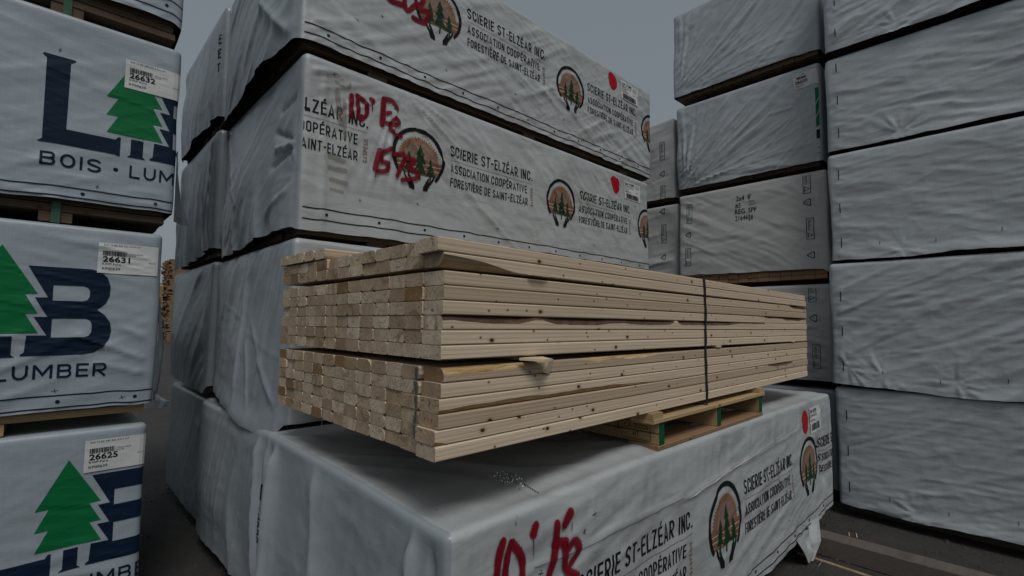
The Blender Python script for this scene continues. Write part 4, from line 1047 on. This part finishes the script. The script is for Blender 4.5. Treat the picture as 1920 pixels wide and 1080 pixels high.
def caution(w, u, z, word, m, kind='box'):
    if kind == 'box':
        W_, H_ = 0.062, 0.205
        sh = [rect(-W_/2, -H_/2, W_/2, -H_/2+0.005)+(0,0), rect(-W_/2, H_/2-0.005, W_/2, H_/2)+(0,0), rect(-W_/2, -H_/2+.005, -W_/2+0.005, H_/2-.005)+(0,0), rect(W_/2-0.005, -H_/2+.005, W_/2, H_/2-.005)+(0,0)]
        t = text2d(word, 0.105, 0.020, 0.014)
        sh.append(([(0.004-y, -0.02+x) for x, y in t[0]], t[1], 0, 0))
        sh.append(poly_mesh([[(-0.02, -0.085), (0.022, -0.062), (-0.02, -0.040)][::1], [(-0.014, -0.078), (0.012, -0.062), (-0.014, -0.047)]])+(0,0))
        t = text2d('KEEP DRY / GARDER AU SEC', 0.11, 0.005, 0.0)
        sh.append(([(0.018-y, -0.02+x) for x, y in t[0]], t[1], 0, 0))
    else:
        a = [(0.036*math.cos(math.radians(q)), 0.036*math.sin(math.radians(q))) for q in (180, 168, 72, 48, -48, -72, -168)]
        b = [(x*0.72, y*0.72) for x, y in a]
        sh = [poly_mesh([a, b])+(0,0)]
        t = text2d('5', 0.010, 0.018, 0.01); sh.append(([(0.006-y, -0.005+x) for x, y in t[0]], t[1], 0, 0))
        t = text2d('RECYCLE 5 PP WOVEN', 0.07, 0.005, 0.0); sh.append(([(0.050-y, -0.035+x) for x, y in t[0]], t[1], 0, 0))
    w.printed('caution_mark' if kind == 'box' else 'recycling_mark', sh, [m], 'x', u, z+E_)
caution(m3, 2.335, 1.150, 'CAUTION', SOFTGREEN); caution(m3, 2.343, 0.921, '', INK, 'tri'); caution(m3, 2.350, 0.660, 'CAUTION', INK)
caution(m3, 1.245, 1.262, 'CAUTION', INK); caution(m3, 1.242, 1.08, '', INK, 'tri'); caution(m3, 1.232, 0.835, 'ATTENTION', INK); caution(m3, 1.225, 0.581, '', INK, 'tri')
caution(m4, 1.235, 0.30, 'ATTENTION', SOFTGREEN); caution(m4, 1.225, 0.06, '', SOFTGREEN, 'tri'); caution(m4, 1.215, -0.27, 'CAUTION', SOFTGREEN)
for z, k in ((1.92, 'CAUTION'), (1.66, None), (1.42, 'ATTENTION')): caution(n2, 2.665, z, k or '', INK, 'box' if k else 'tri')
for z, k in ((1.24, None), (0.99, 'ATTENTION'), (0.73, None)): caution(n3, 2.665, z, k or '', INK, 'box' if k else 'tri')
# the printed long sheet folded round both edges of the 26605 bundle
for u0, sg in ((1.155, 1), (2.466, -1)):
    zc = 1.49+E_
    a, b = (0.0, 0.024) if sg > 0 else (0.0, 0.020)
    sh = [([(a, 0.60), (b, 0.60), (b, 0.52), (a, 0.46)], [(3,2,1,0)], 1, 0), ([(a, 0.44), (b, 0.50), (b, 0.40), (a, 0.34)], [(3,2,1,0)], 1, 0), ([(a, 0.32), (b, 0.38), (b, 0.26), (a, 0.24)], [(3,2,1,0)], 1, 0), rect(a, 0.14, b, 0.22)+(0, 0), rect(a, 0.055, b, 0.060)+(0, 0), rect(a, 0.005, b, 0.010)+(0, 0)]
    m2.printed('wrapped_print', sh, [NAVY, GREEN], 'x', u0, zc)

# ================================================================== bare board pile on its pallet
GP = None
PX, PY, PZ = 0.730, 1.020, -0.349+EYE
BW, BT, BL = 0.0889, 0.0371, 3.07
def board_mesh(name, seed, L=BL, crisp=False):
    """cross-section with eased or rounded corners; wane(x) gives bark bitten out of one front edge"""
    r = random.Random(seed)
    rad = [r.choice((0.005, 0.005, 0.006, 0.007, 0.010)) for _ in range(4)]
    if r.random() < 0.22: rad[r.randrange(4)] = r.uniform(0.012, 0.018)
    if r.random() < 0.14: rad[2] = rad[3] = r.uniform(0.010, 0.016)
    if not crisp and r.random() < 0.5: rad = [q if q > 0.0075 else 0.004 for q in rad]
    if crisp: rad = [r.choice((0.0025, 0.003, 0.0035)) for _ in range(4)]
    cor = [(0, 0), (BW, 0), (BW, BT), (0, BT)]
    dirs = [((0, 1), (1, 0)), ((-1, 0), (0, 1)), ((0, -1), (-1, 0)), ((1, 0), (0, -1))]
    sec = []
    for k in range(4):
        c = cor[k]; d0, d1 = dirs[k]; q = rad[k]
        p0 = (c[0]+d0[0]*q*(1.3 if q > 0.01 else 1)*1, c[1]+d0[1]*min(q, BT*0.48)); p1 = (c[0]+d1[0]*q, c[1]+d1[1]*min(q, BT*0.48))
        mid = ((p0[0]+p1[0])/2*0.55+c[0]*0.45 if q > 0.01 else None)
        sec.append(p0)
        if q > 0.008: sec.append(((p0[0]+p1[0]+c[0]*0.9)/2.9, (p0[1]+p1[1]+c[1]*0.9)/2.9))
        sec.append(p1)
    n = len(sec)
    V = [(0, y, z) for y, z in sec]+[(L, y, z) for y, z in sec]
    F = [tuple(range(n-1, -1, -1)), tuple(range(n, 2*n))]; M = [1, 1]
    for i in range(n):
        F.append((i, (i+1) % n, (i+1) % n+n, i+n)); M.append(0)
    me = bpy.data.meshes.new(name); me.from_pydata(V, [], F); me.materials.append(WOOD); me.materials.append(ENDS)
    me.polygons.foreach_set('material_index', np.array(M, np.int32))
    bm = bmesh.new(); bm.from_mesh(me); bmesh.ops.recalc_face_normals(bm, faces=bm.faces); bm.to_mesh(me); bm.free()
    return me
def wane_mesh(name, fn, top=True, stuff=BARK, L=BL, n=90, seed=0):
    """front edge bitten away by fn(x) metres"""
    V = []; F = []; M = []
    xs = np.linspace(0, L, n)
    for i, x in enumerate(xs):
        c = max(0.003, fn(x))+ (0.0015*float(noise2(x*60, 0, seed)) if fn(x) > 0.004 else 0)
        c = max(0.003, min(c, BT-0.006)); e = 0.003
        sec = [(0, e), (e, 0), (BW-e, 0), (BW, e), (BW, BT-e), (BW-e, BT), (c*0.9, BT), (c*0.42, BT-c*0.34), (0, BT-c)]
        if not top: sec = [(y, BT-z) for y, z in sec][::-1]
        V += [(x, y, z) for y, z in sec]
    k = 9
    for i in range(n-1):
        bad = fn((xs[i]+xs[i+1])/2) > 0.0045
        for j in range(k):
            F.append((i*k+j, i*k+(j+1) % k, (i+1)*k+(j+1) % k, (i+1)*k+j))
            isw = (j in (6, 7)) if top else (j in (0, 1))
            M.append(2 if (isw and bad) else 0)
    F += [tuple(range(k)), tuple((n-1)*k+j for j in range(k))]; M += [1, 1]
    me = bpy.data.meshes.new(name); me.from_pydata(V, [], F)
    for m in (WOOD, ENDS, stuff): me.materials.append(m)
    me.polygons.foreach_set('material_index', np.array(M, np.int32))
    bm = bmesh.new(); bm.from_mesh(me); bmesh.ops.recalc_face_normals(bm, faces=bm.faces); bm.to_mesh(me); bm.free()
    return me
pile = thing('board_pile', 'strapped pile of bare pale boards with sawn ends, resting on a wooden pallet', 'lumber pile', (PX+BL/2, PY+0.58, PZ))
def part(name, me, loc, rot=(0, 0, 0)):
    o = bpy.data.objects.new(name, me); COL.objects.link(o); o.parent = pile
    o.location = (loc[0]-pile.location[0], loc[1]-pile.location[1], loc[2]-pile.location[2]); o.rotation_euler = rot
    return o
lib = [board_mesh('board', 500+k) for k in range(28)]
lib0 = [board_mesh('board', 700+k, crisp=True) for k in range(6)]
bump_ = lambda x, a, b, s=0.05: float(sstep(a-s, a+s, np.array(x))*(1-sstep(b-s, b+s, np.array(x))))
nz1 = lambda x, k, sd: float(noise2(np.array(x*k), np.array(0.0), sd))
special = {   # row counted from the top -> (function, top edge?, material)
    2: (lambda x: 0.030*bump_(x, -0.2, 0.20, 0.12)*(1-0.55*max(0, x)/0.5) if x < 0.5 else 0, False, WANE),
    3: (lambda x: 0.016*bump_(x, 2.75, 3.2, 0.06), True, BARK),
    5: (lambda x: 0.016*bump_(x, 2.28, 3.2, 0.08)*(0.75+0.5*nz1(x, 9, 3)), True, BARK),
    6: (lambda x: (0.0165+0.006*nz1(x, 5, 8)-0.013*math.exp(-((x-0.36)/0.05)**2)-0.013*math.exp(-((x-1.22)/0.03)**2))*bump_(x, -0.3, 1.75, 0.22)+0.005*bump_(x, 1.7, 2.3), True, BARK),
    9: (lambda x: (0.013+0.007*nz1(x, 9, 4))*bump_(x, -0.3, 0.36, 0.04)+(0.010+0.006*nz1(x, 8, 6))*bump_(x, 0.6, 1.05, 0.05), True, TORN),
    11: (lambda x: (0.015+0.006*nz1(x, 7, 5))*bump_(x, -0.3, 0.95, 0.25), False, TORN),
    12: (lambda x: 0.014*bump_(x, 2.35, 2.72, 0.12), True, BARK),
    13: (lambda x: 0.010*bump_(x, -0.3, 0.03, 0.02), False, TORN)}
rr = random.Random(21)
ROWZ = []
z = PZ
for row in range(14):           # row 0 is the bottom one
    top_row = 14-row
    if top_row == 8: z += 0.020
    if top_row == 2: z += 0.006
    ROWZ.append(z); z += BT+0.0016
col_x = [0.0]+[rr.uniform(-0.001, 0.003) for _ in range(12)]
for row in range(14):
    top_row = 14-row
    rowj = rr.uniform(-0.001, 0.001)
    for c in range(13):
        yy = PY+c*(BW+0.0009)+rr.uniform(0, 0.0008)
        if c >= 1: yy += (0.007 if top_row >= 9 else 0.001)
        xx = PX+col_x[c]+rowj+rr.gauss(0, 0.0009)
        if rr.random() < 0.06: xx += rr.uniform(0.003, 0.008)
        zz_ = ROWZ[row]+rr.uniform(0, 0.0007)
        ry = 0.0
        if top_row <= 8: ry = 0.0042; zz_ -= 0.0005
        if top_row <= 2:
            # the upper two rows ride up a little towards the left and sag at the right end
            ry = 0.0064
            zz_ += 0.004+0.0006*c
        if c == 0:
            xx = PX+{14: -0.012, 13: -0.014, 12: -0.004, 11: -0.003, 10: 0.002, 9: 0.010, 8: 0.0, 7: 0.0, 6: 0.004, 5: 0.004, 4: 0.006, 3: 0.006, 2: 0.004, 1: -0.016}[top_row]
        if c == 0 and top_row in special:
            fn, tp, st = special[top_row]
            me = wane_mesh('board', fn, tp, st, seed=top_row)
        else:
            me = lib[rr.randrange(len(lib))] if c else lib0[rr.randrange(6)]
        part('board', me, (xx, yy, zz_), (rr.gauss(0, 0.0015) if c else 0, ry, rr.gauss(0, 0.0006)))
ztop = ROWZ[-1]+BT+0.014
for c in range(8, 13):
    part('board', lib[rr.randrange(len(lib))], (PX+col_x[c]+rr.uniform(-0.01, 0.006), PY+0.02+c*(BW+0.0012), ztop+0.003*(c-8)*0.3))
# blue-grey stain down the edge of the second column, lower group
sv = []; sf = []; r_ = random.Random(9)
for top_row in range(9, 14):
    z0_ = ROWZ[14-top_row]; y0_ = PY+BW+0.0006+0.0075
    w0, w1 = r_.uniform(0.012, 0.024), r_.uniform(0.012, 0.026); k_ = len(sv)
    xx = PX-0.0035
    sv += [(xx, y0_+0.004, z0_+0.003), (xx, y0_+w0, z0_+0.005), (xx, y0_+w1, z0_+0.034), (xx, y0_+0.005, z0_+0.035)]
    sf.append((k_, k_+1, k_+2, k_+3))
mesh_obj('blue_stain', sv, sf, plain('blue_stain', (0.10, 0.105, 0.105), 0.8, var=0.5, scale=80), pile, pile.location)['kind'] = 'stuff'
# laths between the layers and the broken ends sticking out at the front
for x, row_, w_ in ((0.30, 8, 0.055), (1.62, 8, 0.05), (2.75, 8, 0.05)):
    zz_ = ROWZ[6]-0.0195
    v, f = box_vf(PX+x, PX+x+w_, PY-0.012 if x < 1 else PY-0.004, PY+1.16, zz_+0.0045, zz_+0.0135, 0.001)
    o = mesh_obj('lath', v, f, SPLINT, pile, pile.location)
def shard(name, pts, h, m):
    v = [(x, y, z) for x, y, z in pts]+[(x, y, z+h) for x, y, z in pts]; n = len(pts)
    f = [tuple(range(n-1, -1, -1)), tuple(range(n, 2*n))]+[(i, (i+1) % n, (i+1) % n+n, i+n) for i in range(n)]
    return mesh_obj(name, v, f, m, pile, pile.location)
zs = -0.105+EYE
shard('broken_lath', [(1.000, 1.01, zs-.004), (1.065, 0.968, zs-.009), (1.10, 0.972, zs-.009), (1.10, 1.01, zs-.004)], 0.007, SPLINT)
v, f = box_vf(0, 0.030, 0, 0.012, -0.046, 0, 0.001)
o = mesh_obj('broken_lath', v, f, SPLINT, pile); o.location = (1.118-pile.location[0], 0.998-pile.location[1], zs-0.004-pile.location[2]); o.rotation_euler = (0.25, 0.12, 0.3)
shard('broken_lath', [(1.035, 1.012, 0.143+EYE), (1.045, 1.004, 0.143+EYE), (1.10, 1.004, 0.142+EYE), (1.13, 1.012, 0.143+EYE)], 0.006, SPLINT)
# a torn thread caught between the boards
th = [(0.722, 1.712, -0.262), (0.716, 1.700, -0.30), (0.719, 1.704, -0.345), (0.714, 1.698, -0.368)]
tv = []; tf = []
for i, (x, y, z) in enumerate(th):
    for k in range(4): tv.append((x+0.0007*math.cos(k*1.571+i), y+0.0007*math.sin(k*1.571+i), z+EYE))
for i in range(len(th)-1):
    for k in range(4): tf.append((i*4+k, i*4+(k+1) % 4, i*4+4+(k+1) % 4, i*4+4+k))
mesh_obj('loose_thread', tv, tf, INK_G, pile, pile.location)
# black strap right round the pile
def strap_loop(x, y0, y1, z0, z1, wd=0.016, th=0.0012):
    mb = MB(); n = 40
    def pth(t):
        return x+0.006*math.sin(t*3.1)+0.004*math.sin(t*9+1)
    pts = []
    r = 0.006
    for i in range(n+1): t = i/n; pts.append((pth(t), y0-0.0035-0.004*math.sin(t*math.pi*5)**2*0.6, z0+(z1-z0)*t))
    for i in range(1, n+1): t = i/n; pts.append((pth(1-t*0.2), y0+(y1-y0)*t, z1+0.002))
    for i in range(1, n+1): t = i/n; pts.append((pth(0.8), y1, z1-(z1-z0)*t))
    for i in range(1, n): t = i/n; pts.append((pth(0.0), y1-(y1-y0)*t, z0-0.001))
    m_ = len(pts); V = []
    for i, p in enumerate(pts):
        a = Vector(pts[(i+1) % m_])-Vector(pts[i-1]); nrm = Vector((0, -a.z, a.y)).normalized()*th
        for sx, sn in ((-1, -1), (1, -1), (1, 1), (-1, 1)):
            V.append((p[0]+sx*wd/2, p[1]+nrm.y*sn, p[2]+nrm.z*sn))
    F = []
    for i in range(m_):
        k = (i+1) % m_
        for j in range(4): F.append((i*4+j, i*4+(j+1) % 4, k*4+(j+1) % 4, k*4+j))
    return mesh_obj('strap', V, F, STRAP_B, pile, pile.location)
strap_loop(2.225, PY, PY+1.19, -0.372+EYE, ROWZ[-1]+BT+0.013)

# pallet
pal = thing('pallet', 'wooden pallet with green painted stringer ends, stamped CA-00006 HT, under the board pile', 'pallet', (2.32, 1.55, -0.499+EYE))
po = pal.location
Z0 = -0.497+EYE
def pb(name, b, m, bev=0.002):
    v, f = box_vf(*b, bev); return mesh_obj(name, v, f, m, pal, po)
for y in (1.000, 1.40, 1.86): pb('bottom_board', (1.76, 2.88, y, y+0.135, Z0, Z0+0.017), WOOD_R)
STR = []
for x in (1.772, 2.305, 2.838):
    s1 = pb('stringer', (x, x+0.040, 1.004, 2.02, Z0+0.0175, Z0+0.106), WOOD_P, 0.002); STR.append(s1)
    v, f = box_vf(x+0.0006, x+0.0394, 1.0018, 1.0036, Z0+0.0182, Z0+0.1053)
    mesh_obj('painted_end', v, f, GREENPAINT, s1, po)
for y, x0 in ((0.994, 1.72), (1.18, 1.76), (1.36, 1.76), (1.55, 1.76), (1.74, 1.76), (1.92, 1.76)): pb('deck_board', (x0, 2.90, y, y+0.105, Z0+0.1068, Z0+0.124), WOOD_P)
for x in (1.72, 2.83): pb('spacer', (x, x+0.075, 0.998, 2.02, Z0+0.1245, Z0+0.1475), WOOD_P)
# stamp on the near side of the first stringer
sh = [text2d('CA-00006', 0.115, 0.020, 0.012, 0.0, 0.0), text2d('HT', 0.030, 0.020, 0.012, 0.043, -0.032), rect(-0.010, 0.027, 0.124, 0.0295), rect(-0.010, -0.044, 0.124, -0.0415), rect(-0.010, -0.0415, -0.0075, 0.027), rect(0.1215, -0.0415, 0.124, 0.027),
      rect(-0.046, 0.027, -0.012, 0.0295), rect(-0.046, -0.020, -0.0435, 0.027)]
t = text2d('IPPC', 0.038, 0.016, 0.01); sh.append(([(-0.018-y, -0.016+x) for x, y in t[0]], t[1]))
mb = MB()
for vs, fs in sh: mb.add(([(1.7712, 1.165-u, Z0+0.070+q) for u, q in vs], fs))
mb.obj('stamp', STAMP, STR[0], po)

# ================================================================== ground timber and far piles
def free_timber(name, label, cat, loc, size, rotz, m, bev=0.006):
    t = mesh_obj(name, *box_vf(-size[0]/2, size[0]/2, -size[1]/2, size[1]/2, 0, size[2], bev), m)
    t.location = loc; t.rotation_euler = (0, 0, rotz); t['label'] = label; t['category'] = cat
    return t
free_timber('timber_beam', 'old grey brown timber lying on the asphalt in front of the right stack', 'timber', (3.72, 0.05, 0.0), (0.13, 1.92, 0.12), 0.02, WOOD_G)
free_timber('lath', 'thin pale lath lying on the asphalt beside the old timber', 'lath', (3.53, 0.55, 0.0), (0.020, 1.0, 0.010), -0.06, WANE, 0.002)
free_timber('timber_beam', 'dark timber half hidden in the shade under the right stack', 'timber', (4.72, 0.2, 0.0), (0.12, 1.6, 0.075), 0.0, WOOD_G)

gr = MB(); r = random.Random(12)
for k in range(700):
    if r.random() < 0.6: x, y = r.uniform(3.2, 4.6), r.uniform(-0.9, 1.2)
    else: x, y = r.uniform(0.46, 0.95), r.uniform(3.0, 9.0)
    q = abs(r.gauss(0, 0.006))+0.003; h = q*r.uniform(0.5, 1.0); a = r.uniform(0, 6.3)
    p = [(x+q*math.cos(a+i*1.26)*r.uniform(.7, 1.2), y+q*math.sin(a+i*1.26)*r.uniform(.7, 1.2), 0.001) for i in range(5)]
    gr.add((p+[(x, y, h)], [(i, (i+1) % 5, 5) for i in range(5)]), 0)
for k in range(40):
    x, y = r.uniform(3.3, 4.5), r.uniform(-0.8, 1.1); a = r.uniform(0, 3.2); l_ = r.uniform(0.01, 0.05)
    dx, dy = math.cos(a)*l_, math.sin(a)*l_
    gr.add(([(x-dx, y-dy, .003), (x+dx, y+dy, .004), (x+dx-dy*.12, y+dy+dx*.12, .008), (x-dx-dy*.1, y-dy+dx*.1, .006)], [(0,1,2,3)]), 1)
g_ = gr.obj('gravel', [plain('grey_stone', (0.045, 0.043, 0.040), 0.9, var=0.5), SPLINT]); g_['kind'] = 'stuff'; g_['label'] = 'loose gravel and wood splinters scattered on the dark asphalt'

def lumber_stack(label, x0, x1, y0, y1, h, lay, seed, m, jit):
    t = thing('lumber_stack', label, 'lumber stack', ((x0+x1)/2, (y0+y1)/2, 0), None)
    r = random.Random(seed); mb = MB(); z = 0.0
    n = int(h/lay)
    nb = 10
    for k in range(n):
        for j in range(nb):
            a = y0+(y1-y0)*j/nb
            mb.add(box_vf(x0+r.gauss(0, jit), x1+r.gauss(0, jit), a+0.01, a+(y1-y0)/nb-0.01, z, z+lay*r.uniform(0.78, 0.97)))
        z += lay
    o = mb.obj('board_layer', m, t, t.location); o['kind'] = 'stuff'
    return t
lumber_stack('tall orange brown stack of rough boards far down the aisle', 5.95, 8.6, 39.5, 42.5, 5.6, 0.09, 3, WOOD_O, 0.10)
lumber_stack('paler lower stack of boards at the far end of the aisle', 4.6, 5.78, 41.0, 45.0, 3.9, 0.12, 4, WOOD_P, 0.02)
